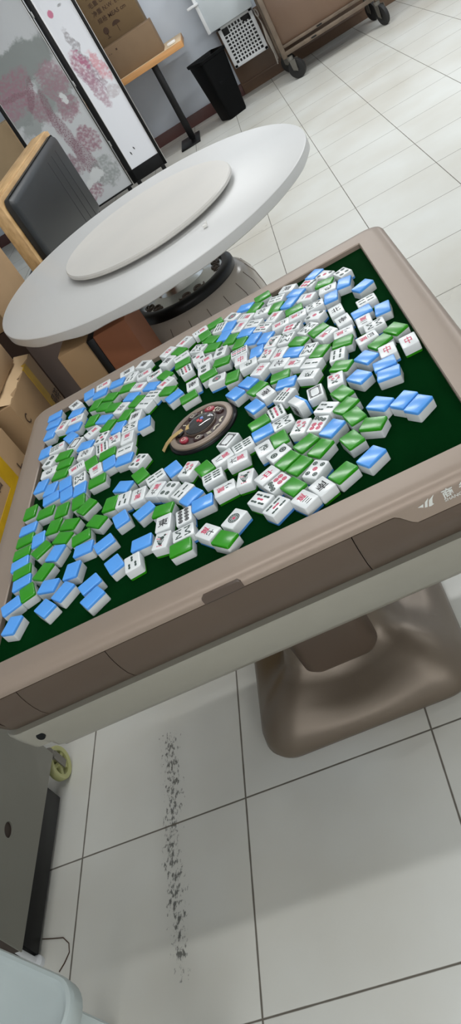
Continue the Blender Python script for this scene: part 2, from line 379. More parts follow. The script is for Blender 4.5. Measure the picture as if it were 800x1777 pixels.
# pale lower tray with raised corners
tz = lambda base: (lambda x: base+.034*sm((abs(x)-.421)/.014))
tr = MB(); tr.loft([rsq(.455, .03, .634, 8, NS), rsq(.4765, .034, .633, 8, NS), rsq(.478, .034, .628, 8, NS), rsq(.474, .034, .60, 8, NS), rsq(.468, .03, .578, 8, NS), rsq(.459, .012, 0, 8, NS, tz(.556)), rsq(.4465, .008, 0, 8, NS, tz(.538)), rsq(.442, .008, 0, 8, NS, tz(.536)), rsq(.41, .006, .547, 8, NS)], cap1=True)
tray = tr.build('lower_tray', M['band'], mt)
MB().cyl((-.418, -.462, .606), (-.418, -.4768, .608), .008, n=20).build('screw_hole', M['blackp'], tray)
MB().cyl((-.434, -.455, .582), (-.434, -.455, .568), .003, n=10).build('screw', M['silver'], tray)
# coin-tray grip under the front lip
g = MB()
poly = [(-.031, -.0045), (.034, -.0045), (.034, .006), (.03, .0095), (-.026, .0095), (-.031, .006)]
g.prism([(p[0]+.003, p[1]) for p in poly], (0, -.482, .7345), (1, 0, 0), (0, 0, 1), (0, -1, 0), .0095)
grip = g.build('grip', M['slot'], mt)
MB().span((-.026, -.4905, .7285), (.036, -.489, .7312)).build('grip_slot', M['dark'], grip)
# logo on the deep right-hand lip
lg = MB(); fm = frame_mx((0, 0, 0), (1, 0, 0), (0, 0, 1))
LX, LZ, LY = .318, .7255, -.4897
def lp(pts): 
    lg.prism([(LX+p[0]*.001, LZ+p[1]*.001) for p in pts], (0, LY+.0006, 0), (1, 0, 0), (0, 0, 1), (0, -1, 0), .0008)
lp([(-13, 1), (-4.5, 3.2), (-6.5, -2.5), (-8, -1.2)]); lp([(-4.6, -3.5), (-1.5, 4.8), (4.5, 8.8), (1.5, 3), (-1, -4.5)]); lp([(.8, -5), (4.5, 5), (13, 10.5), (9.5, 5.5), (7, -2.2), (8.4, -4.2), (4, -5.6)])
def tmx(x, z, y=LY-.0004): return frame_mx((x, y, z), (1, 0, 0), (0, 0, 1))
lg.text('商', .017, tmx(LX+.031, LZ+.004), .02); lg.text('雀', .017, tmx(LX+.055, LZ+.004), .02); lg.text('SHANGQUE', .0075, tmx(LX+.043, LZ-.007), .012)
lg.build('logo', M['logo'], mt, smooth=False)
# central control dial
dx, dy = -.007, -.004
dl = MB(); dl.lathe([(.0765, .0), (.0762, .002), (.0745, .0045), (.0705, .0062), (.0695, .005)], (dx, dy, .735), 72)
dial = dl.build('control_dial', M['blackp'], mt)
MB().lathe([(.0705, .0), (.0700, .0095), (.0675, .0115), (.0595, .012), (.0575, .009)], (dx, dy, .735), 72).build('dial_ring', M['frame'], dial)
MB().lathe([(.058, .0), (.058, .0085), (.036, .0100), (.0, .0100)], (dx, dy, .735), 72).build('dial_face', M['dialbr'], dial)
MB().lathe([(.0355, .0095), (.0350, .0135), (.0335, .0140), (.0320, .0125)], (dx, dy, .735), 56).build('dome_ring', M['slot'], dial)
MB().lathe([(.0325, .010), (.0315, .0145), (.026, .0175), (.015, .0192), (.0, .0196)], (dx, dy, .735), 48).build('dome', M['dome'], dial)
for (ax, ay, mm) in ((.008, .004, 'dieb'), (.000, .002, 'died'), (.006, -.005, 'died')):
    MB().box((dx+ax, dy+ay, .7545), (.006, .006, .005), .0008).build('die', M[mm], dial)
MB().prism([(-.012, -.006), (.006, -.012), (.008, .004), (.000, .010), (-.010, .007)], (dx-.0185, dy+.002, .7518), (1, 0, 0), (0, 1, 0), (0, 0, 1), .0012).build('gold_plate', M['gold'], dial)
for (an, mm, ch) in ((61, 'dialred', 1), (215, 'dialred', 1), (172, 'blackp', 0), (22, 'dialbr', 0), (110, 'dialbr', 0), (262, 'dialbr', 0)):
    a = math.radians(an); c = (dx+.0465*math.cos(a), dy+.0465*math.sin(a))
    o = MB(); n = 20
    o.loft([[Vector((c[0]+(math.cos(2*PI*i/n)*.0085*rr*math.cos(a)-math.sin(2*PI*i/n)*.012*rr*math.sin(a)), c[1]+(math.cos(2*PI*i/n)*.0085*rr*math.sin(a)+math.sin(2*PI*i/n)*.012*rr*math.cos(a)), z)) for i in range(n)] for rr, z in ((1, .7430), (1, .7470), (.85, .7482))], cap1=True)
    b = o.build('button', M[mm], dial)
    MB().text('○' if ch else '◇', .013, frame_mx((c[0], c[1], .7486), (1, 0, 0), (0, 1, 0)), .01).build('button_mark', M['pale'], b, smooth=False)
for (an, s) in ((-22, '《'), (-48, '《'), (-70, '〃'), (40, '◎'), (85, '∽'), (140, '∽')):
    a = math.radians(an)
    MB().text(s, .017, frame_mx((dx+.047*math.cos(a), dy+.047*math.sin(a), .7449), (math.cos(a), math.sin(a), 0), (-math.sin(a), math.cos(a), 0)), .03).build('dial_mark', M['pale'], dial, smooth=False)
# gold paper strip that lies from the dial over its rim
st = MB()
pa, pb = Vector((dx-.040, dy+.011, .7478)), Vector((dx-.064, dy+.001, .7478)); pe = Vector((dx-.090, dy-.014, .7372))
wv = Vector((-.45, 1, 0)).normalized()*.0062
st.loft([[p+wv, p-wv, p-wv+Vector((0, 0, .0012)), p+wv+Vector((0, 0, .0012))] for p in (pa, pb, (pb+pe)/2+Vector((0, 0, .002)), pe)], cap0=True, cap1=True)
tag(st.build('paper_strip', M['gold']), 'shiny gold strip lying across the left rim of the centre dial', 'strip').location = (TX, TY, 0)
# pedestal
pd = MB(); 
def sq(h, r, z, d=.0): return rsq(h, r, z, 10, 12)
pl = [sq(.244, .07, .0), sq(.253, .075, .006), sq(.258, .08, .02), sq(.254, .085, .04), sq(.238, .085, .062), sq(.205, .08, .078), sq(.165, .07, .088), sq(.14, .06, .105), sq(.125, .05, .15), sq(.118, .045, .25), sq(.118, .045, .4), sq(.13, .05, .54)]
# lift the four corners a little into saddle-shaped wings
for k in range(3, 9):
    for v in pl[k]:
        ang = abs(math.sin(2*math.atan2(v.y, v.x))); v.z += .035*ang**3*[0, 0, 0, .1, .4, .9, 1.2, 1, .5][k]
pd.loft(pl, cap0=True, cap1=True)
ped = pd.build('pedestal_base', M['ped'], mt, ang=60); ped.location = (-.004, .01, 0)
MB().loft([rsq(.06, .03, .128, 6), rsq(.082, .032, .134, 6), rsq(.09, .034, .15, 6), rsq(.09, .034, .3, 6), rsq(.09, .034, .535, 6)], cap0=True, cap1=True).build('column', M['skirt'], mt).location = (0, -.07, 0)

# ---------------------------------------------------------------- mahjong tiles
TL, TWD, TH, TBK = .0398, .0298, .021, .0052
def rbox():
    b = bmesh.new(); bmesh.ops.create_cube(b, size=1)
    for v in b.verts: v.co = Vector((v.co.x*TWD, v.co.y*TL, (v.co.z+.5)*TH))
    ve = [e for e in b.edges if abs(e.verts[0].co.z-e.verts[1].co.z) > .01]
    bmesh.ops.bevel(b, geom=ve, offset=.0026, segments=3, affect='EDGES', profile=.5)
    te = [e for e in b.edges if abs(e.verts[0].co.z-e.verts[1].co.z) < 1e-5]
    bmesh.ops.bevel(b, geom=te, offset=.0015, segments=3, affect='EDGES', profile=.5); return b
def half(lower):
    b = rbox(); bmesh.ops.bisect_plane(b, geom=b.verts[:]+b.edges[:]+b.faces[:], plane_co=(0, 0, TBK), plane_no=(0, 0, 1), clear_outer=lower, clear_inner=not lower)
    ed = [e for e in b.edges if e.is_boundary]; bmesh.ops.contextual_create(b, geom=ed)
    return MB().merge(b)
def mesh_of(mb, name, mats):
    o = mb.build(name, mats); me = o.data; bpy.data.objects.remove(o); return me
ME_BODY = mesh_of(half(False), 'tile_body', M['tw'])
ME_BACK = {'B': mesh_of(half(True), 'tile_back_blue', M['tb']), 'G': mesh_of(half(True), 'tile_back_green', M['tg'])}
ZF = TH+.00012
def face_mesh(ty):
    m = MB()
    def cur(i): m.mi = i
    def disc(x, y, r, ci, n=18):
        cur(ci); m._add([(x+r*math.cos(2*PI*i/n), y+r*math.sin(2*PI*i/n), ZF) for i in range(n)], [list(range(n))])
    def ring(x, y, r0, r1, ci, n=20):
        cur(ci); m._add([(x+r*math.cos(2*PI*i/n), y+r*math.sin(2*PI*i/n), ZF) for r in (r0, r1) for i in range(n)], [[i, (i+1) % n, n+(i+1) % n, n+i] for i in range(n)])
    def dot(x, y, r, ci): disc(x, y, r*.45, ci); ring(x, y, r*.55, r, ci)
    def bar(x, y, l, wd, ci, an=0):
        # a bamboo stick: two rounded halves with a thin pale centre line
        cur(ci); c, s = math.cos(an), math.sin(an)
        for sy in (-1, 1):
            p = []
            for (px_, py_) in ((-wd/2, .04*l), (wd/2, .04*l), (wd/2, .40*l), (wd*.3, .5*l), (-wd*.3, .5*l), (-wd/2, .40*l)):
                py2 = py_*sy; p.append((x+px_*c-py2*s, y+px_*s+py2*c, ZF))
            m._add(p, [list(range(6)) if sy > 0 else list(range(6))[::-1]])
        m._add([(x+a*c-b_*s, y+a*s+b_*c, ZF) for a, b_ in ((-wd*.22, -.05*l), (wd*.22, -.05*l), (wd*.22, .05*l), (-wd*.22, .05*l))], [[0, 1, 2, 3]])
    def tx(t, sz, x, y, ci, b=.02): cur(ci); m.text(t, sz, Matrix.Translation((x, y, ZF)), b)
    k, q = ty[0], ty[1:]
    if q == 'w':
        tx('一二三四伍六七八九'[int(k)-1], .0142, 0, .0078, 0, .02); tx('萬', .0155, 0, -.0068, 1, .014)
    elif q == 'd':
        n = int(k); r = .0042; u = .0085; v = .0115
        P_ = {2: [(0, .009, 2), (0, -.009, 2)], 3: [(-u, v, 2), (0, 0, 1), (u, -v, 2)], 4: [(sx*.0065, sy*.0095, 2) for sx in (-1, 1) for sy in (-1, 1)],
              5: [(sx*.0075, sy*.011, 2) for sx in (-1, 1) for sy in (-1, 1)]+[(0, 0, 1)], 6: [(sx*.0065, y, c) for sx in (-1, 1) for y, c in ((.0115, 2), (-.001, 1), (-.0115, 1))],
              7: [(-.0085, .0145, 2), (0, .0115, 2), (.0085, .0085, 2)]+[(sx*.006, y, 1) for sx in (-1, 1) for y in (-.002, -.0115)],
              8: [(sx*.006, y, 0) for sx in (-1, 1) for y in (.0135, .0045, -.0045, -.0135)]}
        if n == 1:
            ring(0, 0, .0086, .0104, 2); ring(0, 0, .0058, .0078, 2); ring(0, 0, .0036, .0050, 2); disc(0, 0, .0030, 1)
            for i in range(12): disc(.0082*math.cos(i*PI/6), .0082*math.sin(i*PI/6), .0006, 2, 8)
        else:
            r = {2: .0066, 3: .0048, 4: .0048, 5: .0044, 6: .0042, 7: .0046, 8: .0043}[n]
            for x, y, c in P_[n]: dot(x, y, r, c)
    elif q == 'b':
        n = int(k); l = .0135; wd = .0038
        if n == 1:
            for i in range(5): bar(-.005+.0022*i, -.004-.0006*i, .014, .0016, 2, .5-.18*i)
            disc(.001, .0045, .0042, 2); disc(.005, .0105, .0024, 2); cur(1); m._add([(.007, .0115, ZF), (.0105, .0105, ZF), (.007, .0095, ZF)], [[0, 2, 1]])
            bar(-.005, .008, .010, .0018, 2, 1.1); bar(-.006, .0045, .010, .0018, 1, 1.3); disc(0, -.0135, .0014, 1); disc(-.004, -.0135, .0014, 1); disc(.004, -.0135, .0014, 1)
        elif n == 2: bar(0, .0085, l, wd, 2); bar(0, -.0085, l, wd, 2)
        elif n == 3: bar(0, .0085, l, wd, 2); bar(-.006, -.0085, l, wd, 2); bar(.006, -.0085, l, wd, 2)
        elif n == 4:
            for sx in (-1, 1):
                for sy in (-1, 1): bar(sx*.006, sy*.0085, l, wd, 2)
        elif n == 5:
            for sx in (-1, 1):
                for sy in (-1, 1): bar(sx*.0075, sy*.0085, l, wd, 2)
            bar(0, 0, l, wd, 1)
        elif n == 6:
            for x in (-.0075, 0, .0075):
                for sy in (-1, 1): bar(x, sy*.0085, l, wd, 2)
        elif n == 7:
            bar(0, .0125, .010, wd, 1)
            for x in (-.0075, 0, .0075):
                bar(x, .001, .0105, wd, 2); bar(x, -.011, .0105, wd, 2)
        elif n == 8:
            for sy in (-1, 1):
                bar(-.0095, sy*.0085, .0125, .0028, 2); bar(.0095, sy*.0085, .0125, .0028, 2)
                bar(-.0036, sy*.0085, .0115, .0028, 2, sy*.65); bar(.0036, sy*.0085, .0115, .0028, 2, -sy*.65)
        elif n == 9:
            for x, c in ((-.0085, 2), (0, 1), (.0085, 2)):
                for y in (.0118, 0, -.0118): bar(x, y, .0105, .0042, c)
    elif k == 'P':
        cur(0)
        def rect(a, b, t):
            vs = []
            for (hx, hy) in ((a, b), (a-t, b-t)): vs += [(-hx, -hy, ZF), (hx, -hy, ZF), (hx, hy, ZF), (-hx, hy, ZF)]
            m._add(vs, [[i, (i+1) % 4, 4+(i+1) % 4, 4+i] for i in range(4)])
        rect(.0110, .0158, .0012); rect(.0092, .0140, .0016)
        for sx in (-1, 1):
            for sy in (-1, 1): disc(sx*.0072, sy*.012, .0018, 0)
    else:
        ch, c = {'E': ('東', 0), 'S': ('南', 0), 'N': ('北', 0), 'Z': ('中', 1), 'F': ('發', 2)}.get(k, (None, 0))
        if k == 'Z': cur(1); m.text('中', .0215, Matrix.Translation((0, 0, ZF)) @ Matrix.Diagonal((.72, 1.25, 1, 1)), .012)
        elif ch: tx(ch, .0200, 0, 0, c, .018)
        else:
            tx('春', .009, -.008, .012, 1); bar(.004, -.003, .022, .0018, 2, -.5); bar(-.003, -.005, .014, .0016, 2, .7)
            for (x, y, r) in ((.004, .008, .0036), (-.004, .003, .003), (.007, -.001, .0028)): 
                disc(x, y, r*.4, 1); ring(x, y, r*.6, r, 1)
            disc(-.004, -.01, .0026, 2); disc(.003, -.012, .0022, 2)
    return mesh_of(m, 'tile_face', [M['ik'], M['ir'], M['ig']])
FM = {}
TILES = [
    ('S', 0.7649, 0.9030, 2.8, 'white south wind mahjong tile, the only one along the middle of the far side'),
    ('G', 0.7541, 0.8600, 278.8, 'face-down green-backed mahjong tile below a south wind tile'),
    ('1d', 0.8227, 0.8704, 262.9, 'white one-dot mahjong tile, the only one around the centre dial'),
    ('G', 0.8573, 0.8470, 349.0, 'face-down green-backed mahjong tile right of a one-dot tile'),
    ('B', 0.8592, 0.7731, 207.3, 'face-down blue-backed mahjong tile nearest the centre dial of all its kind'),
    ('E', 0.5835, 1.1490, 273.8, 'white east wind mahjong tile nearest the far frame edge of all its kind'),
    ('3b', 0.5985, 1.1072, 335.3, 'white three-bamboo mahjong tile, the only one in the far left corner area'),
    ('B', 0.5568, 1.1195, 257.7, 'face-down blue-backed mahjong tile right of a six-character tile'),
    ('G', 0.5894, 1.0628, 246.3, 'face-down green-backed mahjong tile left of a two-character tile'),
    ('2w', 0.6218, 1.0352, 53.0, 'white two-character mahjong tile, the only one in the far left corner area'),
    ('B', 0.6581, 1.0022, 232.7, 'face-down blue-backed tile right of a two-character tile, along the middle of the far side'),
    ('G', 0.7024, 0.9374, 233.8, 'face-down green-backed mahjong tile below a one-character tile'),
    ('B', 0.7184, 0.8976, 292.4, 'face-down blue-backed tile left of a south wind tile, along the middle of the far side'),
    ('4b', 0.6625, 0.9561, 230.5, 'white four-bamboo mahjong tile, the only one along the middle of the far side'),
    ('2b', 0.6420, 0.9333, 227.4, 'white two-bamboo mahjong tile above a south wind tile'),
    ('B', 0.6049, 1.0032, 234.5, 'face-down blue-backed mahjong tile below a two-character tile'),
    ('G', 0.6211, 0.9669, 321.3, 'face-down green-backed mahjong tile left of a four-bamboo tile, in the far left corner area'),
    ('N', 0.5802, 0.9727, 320.3, 'white north wind mahjong tile, the only one in the far left corner area'),
    ('G', 0.5941, 0.9280, 329.9, 'face-down green-backed tile left of a south wind tile, in the far left corner area'),
    ('S', 0.6208, 0.8984, 351.0, 'white south wind mahjong tile above an eight-bamboo tile'),
    ('B', 0.6455, 0.8500, 0.4, 'face-down blue-backed mahjong tile right of an eight-bamboo tile, around the centre dial'),
    ('8b', 0.6094, 0.8632, 266.6, 'white eight-bamboo mahjong tile nearest the centre dial of all its kind'),
    ('1w', 0.6052, 0.8228, 177.7, 'white one-character mahjong tile, the only one in the left part of the felt'),
    ('2b', 0.6019, 0.7773, 263.1, 'white two-bamboo mahjong tile, the only one in the left part of the felt'),
    ('B', 0.6032, 0.7416, 257.9, 'face-down blue-backed mahjong tile below a two-bamboo tile'),
    ('6w', 0.5138, 1.1487, 91.6, 'white six-character mahjong tile, the only one in the far left corner area'),
    ('B', 0.4727, 1.1419, 6.6, 'face-down blue-backed mahjong tile left of a six-character tile'),
    ('B', 0.5082, 1.1123, 262.9, 'face-down blue-backed mahjong tile below a six-character tile'),
    ('G', 0.5432, 1.0628, 234.3, 'face-down green-backed tile, fifth from the right among those in the far left corner area'),
    ('G', 0.5022, 1.0625, 338.1, 'face-down green-backed tile, third from the left among those in the far left corner area'),
    ('G', 0.5278, 1.0290, 233.9, 'face-down green-backed tile, fourth from the left among those in the far left corner area'),
    ('G', 0.5561, 0.9998, 235.7, 'face-down green-backed tile left of a north wind tile, in the far left corner area'),
    ('G', 0.4982, 0.9906, 341.6, 'face-down green-backed tile, second from the left among those in the far left corner area'),
    ('B', 0.5334, 0.9651, 233.6, 'face-down blue-backed mahjong tile left of a north wind tile'),
    ('G', 0.5486, 0.9234, 326.8, 'face-down green-backed mahjong tile right of a one-character tile, in the far left corner area'),
    ('B', 0.5784, 0.8889, 337.9, 'face-down blue-backed mahjong tile left of an eight-bamboo tile, in the far left corner area'),
    ('1w', 0.5057, 0.9323, 120.1, 'white one-character mahjong tile, the only one in the far left corner area'),
    ('E', 0.4342, 1.1233, 29.4, 'white east wind mahjong tile nearest the left frame edge of all its kind'),
    ('B', 0.4428, 1.0766, 249.6, 'face-down blue-backed mahjong tile above an eight-character tile, in the far left corner area'),
    ('8w', 0.4470, 1.0419, 263.5, 'white eight-character mahjong tile, the only one in the far left corner area'),
    ('B', 0.4453, 1.0046, 254.8, 'face-down blue-backed mahjong tile right of a four-character tile'),
    ('B', 0.3724, 1.1243, 269.5, 'face-down blue-backed tile, fourth from the left among those in the far left corner area'),
    ('B', 0.3754, 1.0838, 258.6, 'face-down blue-backed mahjong tile left of a four-character tile and above a blue-backed tile'),
    ('4w', 0.4074, 1.0460, 336.3, 'white four-character mahjong tile nearest the left frame edge of all its kind'),
    ('B', 0.3716, 1.0389, 350.9, 'face-down blue-backed tile, second from the left among those in the far left corner area'),
    ('B', 0.4418, 0.9649, 211.2, 'face-down blue-backed mahjong tile above a framed blank tile'),
    ('P', 0.4604, 0.9218, 330.7, 'white framed blank mahjong tile, the only one in the far left corner area'),
    ('B', 0.4925, 0.8862, 247.2, 'face-down blue-backed mahjong tile above a north wind tile'),
    ('7b', 0.4064, 0.9471, 271.0, 'white seven-bamboo mahjong tile, the only one in the far left corner area'),
    ('B', 0.3712, 0.9561, 356.5, 'face-down blue-backed mahjong tile left of a seven-bamboo tile'),
    ('N', 0.4962, 0.8508, 259.3, 'white north wind mahjong tile, the only one in the left part of the felt'),
    ('5d', 0.5357, 0.8815, 343.6, 'white five-dot mahjong tile nearest the left frame edge of all its kind'),
    ('X', 0.5716, 0.8440, 4.2, 'white flower mahjong tile, the only one in the left part of the felt'),
    ('9b', 0.5409, 0.8346, 7.2, 'white nine-bamboo mahjong tile, the only one in the left part of the felt'),
    ('G', 0.5176, 0.7968, 14.6, 'face-down green-backed mahjong tile right of a three-character tile'),
    ('G', 0.5578, 0.7993, 269.5, 'face-down green-backed tile left of a two-bamboo tile, in the left part of the felt'),
    ('B', 0.5654, 0.7584, 7.7, 'face-down blue-backed tile right of a two-character tile, in the left part of the felt'),
    ('3w', 0.4792, 0.8069, 283.9, 'white three-character mahjong tile, the only one in the left part of the felt'),
    ('8b', 0.4934, 0.7542, 5.8, 'white eight-bamboo mahjong tile nearest the left frame edge of all its kind'),
    ('2w', 0.5331, 0.7562, 192.5, 'white two-character mahjong tile, the only one in the left part of the felt'),
    ('G', 0.5405, 0.7130, 270.0, 'face-down green-backed mahjong tile below a two-character tile'),
    ('B', 0.4991, 0.7137, 0.7, 'face-down blue-backed mahjong tile below an eight-bamboo tile'),
    ('2d', 0.3951, 0.9013, 333.9, 'white two-dot mahjong tile, the only one in the far left corner area'),
    ('G', 0.4337, 0.8938, 249.7, 'face-down green-backed mahjong tile right of a two-dot tile, in the far left corner area'),
    ('G', 0.4417, 0.8545, 257.7, 'face-down green-backed tile left of a north wind tile, in the left part of the felt'),
    ('G', 0.4362, 0.8176, 255.2, 'face-down green-backed mahjong tile left of a three-character tile'),
    ('F', 0.3995, 0.8522, 268.5, 'white green dragon mahjong tile, the only one in the left part of the felt'),
    ('B', 0.3868, 0.8079, 347.6, 'face-down blue-backed tile below a green dragon tile, in the left part of the felt'),
    ('B', 0.4167, 0.7747, 350.1, 'face-down blue-backed tile, fourth from the left among those in the left part of the felt'),
    ('B', 0.4240, 0.7371, 277.8, 'face-down blue-backed tile, fifth from the left among those in the left part of the felt'),
    ('B', 0.4555, 0.7666, 7.7, 'face-down blue-backed tile left of an eight-bamboo tile, in the left part of the felt'),
    ('B', 0.4648, 0.7216, 8.8, 'face-down blue-backed tile, fifth from the right among those in the left part of the felt'),
    ('G', 0.4183, 0.6924, 263.7, 'face-down green-backed tile, third from the left among those in the left part of the felt'),
    ('G', 0.4615, 0.6687, 356.6, 'face-down green-backed tile, sixth from the left among those in the left part of the felt'),
    ('G', 0.5011, 0.6692, 5.4, 'face-down green-backed tile, sixth from the right among those in the left part of the felt'),
    ('G', 0.5242, 0.6371, 308.7, 'face-down green-backed tile, fifth from the right among those in the left part of the felt'),
    ('G', 0.4496, 0.6247, 347.8, 'face-down green-backed tile, fourth from the left among those in the left part of the felt'),
    ('G', 0.4885, 0.6049, 243.1, 'face-down green-backed tile, seventh from the right among those in the left part of the felt'),
    ('G', 0.5545, 0.5690, 229.6, 'face-down green-backed tile, first from the right among those in the near left corner area'),
    ('G', 0.4780, 0.5704, 238.6, 'face-down green-backed tile, third from the right among those in the near left corner area'),
    ('G', 0.5232, 0.5420, 276.9, 'face-down green-backed tile, second from the right among those in the near left corner area'),
    ('B', 0.5330, 0.5029, 265.1, 'face-down blue-backed tile, sixth from the right among those in the near left corner area'),
    ('B', 0.5786, 0.4885, 292.4, 'face-down blue-backed tile, third from the right among those in the near left corner area'),
    ('G', 0.3744, 0.7225, 358.3, 'face-down green-backed tile, second from the left among those in the left part of the felt'),
    ('B', 0.3806, 0.6626, 265.9, 'face-down blue-backed tile, first from the left among those in the left part of the felt'),
    ('G', 0.3804, 0.6264, 269.3, 'face-down green-backed tile, first from the left among those in the left part of the felt'),
    ('B', 0.4163, 0.6057, 3.8, 'face-down blue-backed tile, second from the left among those in the left part of the felt'),
    ('G', 0.3809, 0.5868, 269.8, 'face-down green-backed tile, second from the left among those in the near left corner area'),
    ('G', 0.4298, 0.5668, 305.9, 'face-down green-backed tile, fourth from the left among those in the near left corner area'),
    ('B', 0.4674, 0.5325, 333.5, 'face-down blue-backed tile, seventh from the left among those in the near left corner area'),
    ('B', 0.3823, 0.5541, 275.7, 'face-down blue-backed tile, third from the left among those in the near left corner area'),
    ('G', 0.3932, 0.5243, 276.4, 'face-down green-backed tile, first from the left among those in the near left corner area'),
    ('B', 0.3994, 0.4912, 275.8, 'face-down blue-backed mahjong tile above a blue-backed tile and above a green-backed tile'),
    ('G', 0.4189, 0.4546, 16.9, 'face-down green-backed mahjong tile lowest in the photo of all its kind'),
    ('G', 0.4470, 0.4930, 326.1, 'face-down green-backed mahjong tile above a green-backed tile, in the near left corner area'),
    ('B', 0.4669, 0.4427, 249.6, 'face-down blue-backed tile, sixth from the left among those in the near left corner area'),
    ('B', 0.5026, 0.4079, 316.7, 'face-down blue-backed tile, eighth from the left among those in the near left corner area'),
    ('B', 0.4692, 0.3859, 220.5, 'face-down blue-backed tile, fifth from the left among those in the near left corner area'),
    ('B', 0.3870, 0.4373, 291.0, 'face-down blue-backed tile, first from the left among those in the near left corner area'),
    ('B', 0.4012, 0.3817, 339.8, 'face-down blue-backed mahjong tile lowest in the photo of all its kind'),
    ('B', 0.5147, 0.4551, 351.6, 'face-down blue-backed tile, seventh from the right among those in the near left corner area'),
    ('B', 0.6057, 0.4159, 23.6, 'face-down blue-backed mahjong tile left of a three-bamboo tile, in the near left corner area'),
    ('B', 0.5591, 0.3939, 297.8, 'face-down blue-backed tile, fifth from the right among those in the near left corner area'),
    ('B', 0.5685, 0.3557, 305.5, 'face-down blue-backed mahjong tile nearest the front frame edge of all its kind'),
    ('3b', 0.6434, 0.3961, 7.7, 'white three-bamboo mahjong tile nearest the front frame edge of all its kind'),
    ('B', 0.6585, 0.4385, 268.2, 'face-down blue-backed tile left of a one-bamboo bird tile, along the middle of the near side'),
    ('G', 1.0827, 0.4572, 235.7, 'face-down green-backed tile, first from the right among those in the near right corner area'),
    ('G', 0.9931, 0.4598, 309.6, 'face-down green-backed mahjong tile above a five-dot tile, in the near right corner area'),
    ('G', 1.0440, 0.4428, 196.5, 'face-down green-backed tile, third from the right among those in the near right corner area'),
    ('B', 1.0629, 0.3790, 302.4, 'face-down blue-backed tile, second from the left among those in the near right corner area'),
    ('G', 1.0159, 0.3725, 297.9, 'face-down green-backed mahjong tile right of a five-dot tile'),
    ('G', 0.9297, 0.5418, 6.3, 'face-down green-backed mahjong tile above a two-dot tile, in the near right corner area'),
    ('F', 0.8998, 0.5342, 9.8, 'white green dragon mahjong tile, the only one along the middle of the near side'),
    ('2d', 0.9237, 0.5005, 291.9, 'white two-dot mahjong tile, the only one in the near right corner area'),
    ('G', 0.9360, 0.4699, 299.0, 'face-down green-backed mahjong tile above a seven-dot tile'),
    ('G', 0.9534, 0.4408, 302.9, 'face-down green-backed tile left of a five-dot tile and right of a red dragon tile'),
    ('G', 0.9724, 0.4926, 295.7, 'face-down green-backed mahjong tile below a seven-dot tile'),
    ('Z', 0.8973, 0.4550, 296.6, 'white red dragon mahjong tile, the only one along the middle of the near side'),
    ('7d', 0.9124, 0.4234, 117.7, 'white seven-dot mahjong tile, the only one along the middle of the near side'),
    ('G', 0.9366, 0.3949, 208.9, 'face-down green-backed tile left of a south wind tile, in the near right corner area'),
    ('5d', 0.9767, 0.4104, 315.3, 'white five-dot mahjong tile, the only one in the near right corner area'),
    ('S', 0.9798, 0.3618, 204.9, 'white south wind mahjong tile, the only one in the near right corner area'),
    ('3w', 0.9493, 0.3513, 212.6, 'white three-character mahjong tile, the only one in the near right corner area'),
    ('P', 0.8337, 0.6185, 315.3, 'white framed blank mahjong tile, the only one around the centre dial'),
    ('6b', 0.8619, 0.5767, 280.8, 'white six-bamboo mahjong tile nearest the centre dial of all its kind'),
    ('8w', 0.8213, 0.5702, 106.9, 'white eight-character mahjong tile, the only one along the middle of the near side'),
    ('6w', 0.8489, 0.5423, 90.7, 'white six-character mahjong tile, the only one along the middle of the near side'),
    ('6b', 0.7989, 0.5281, 275.9, 'white six-bamboo mahjong tile nearest the left frame edge of all its kind'),
    ('G', 0.7844, 0.5650, 23.6, 'face-down green-backed mahjong tile right of a flower tile'),
    ('5w', 0.8199, 0.4759, 273.7, 'white five-character mahjong tile, the only one along the middle of the near side'),
    ('1b', 0.8588, 0.4771, 348.2, 'white one-bamboo bird mahjong tile left of a red dragon tile'),
    ('1d', 0.8323, 0.3842, 312.1, 'white one-dot mahjong tile, the only one along the middle of the near side'),
    ('G', 0.8128, 0.3472, 225.5, 'face-down green-backed mahjong tile nearest the front frame edge of all its kind'),
    ('5b', 0.8803, 0.4000, 219.6, 'white five-bamboo mahjong tile nearest the left frame edge of all its kind'),
    ('5b', 0.9039, 0.3657, 305.9, 'white five-bamboo mahjong tile nearest the front frame edge of all its kind'),
    ('G', 0.6993, 0.5020, 255.4, 'face-down green-backed mahjong tile above an east wind tile'),
    ('E', 0.7013, 0.4629, 356.1, 'white east wind mahjong tile, the only one along the middle of the near side'),
    ('8d', 0.7412, 0.4542, 2.6, 'the only white eight-dot mahjong tile, along the middle of the near side'),
    ('1b', 0.6984, 0.4171, 345.9, 'white one-bamboo bird mahjong tile nearest the front frame edge of all its kind'),
    ('8b', 0.7401, 0.4099, 273.0, 'white eight-bamboo mahjong tile, the only one along the middle of the near side'),
    ('G', 0.7344, 0.3768, 270.1, 'face-down green-backed mahjong tile below an eight-bamboo tile, along the middle of the near side'),
    ('7w', 0.7849, 0.3823, 220.8, 'white seven-character mahjong tile nearest the right frame edge of all its kind'),
    ('B', 0.7764, 0.4680, 269.3, 'face-down blue-backed mahjong tile left of a five-character tile'),
    ('B', 0.7191, 0.6159, 21.0, 'face-down blue-backed mahjong tile left of a flower tile, around the centre dial'),
    ('X', 0.7511, 0.5888, 325.4, 'white flower mahjong tile, the only one along the middle of the near side'),
    ('4b', 0.6813, 0.6160, 286.0, 'white four-bamboo mahjong tile, the only one around the centre dial'),
    ('9w', 0.6826, 0.5757, 147.8, 'white nine-character mahjong tile, the only one along the middle of the near side'),
    ('4d', 0.7097, 0.5555, 318.7, 'white four-dot mahjong tile, the only one along the middle of the near side'),
    ('3b', 0.7386, 0.5289, 307.9, 'white three-bamboo mahjong tile right of a four-dot tile'),
    ('B', 0.7557, 0.5003, 304.5, 'face-down blue-backed mahjong tile above an eight-dot tile'),
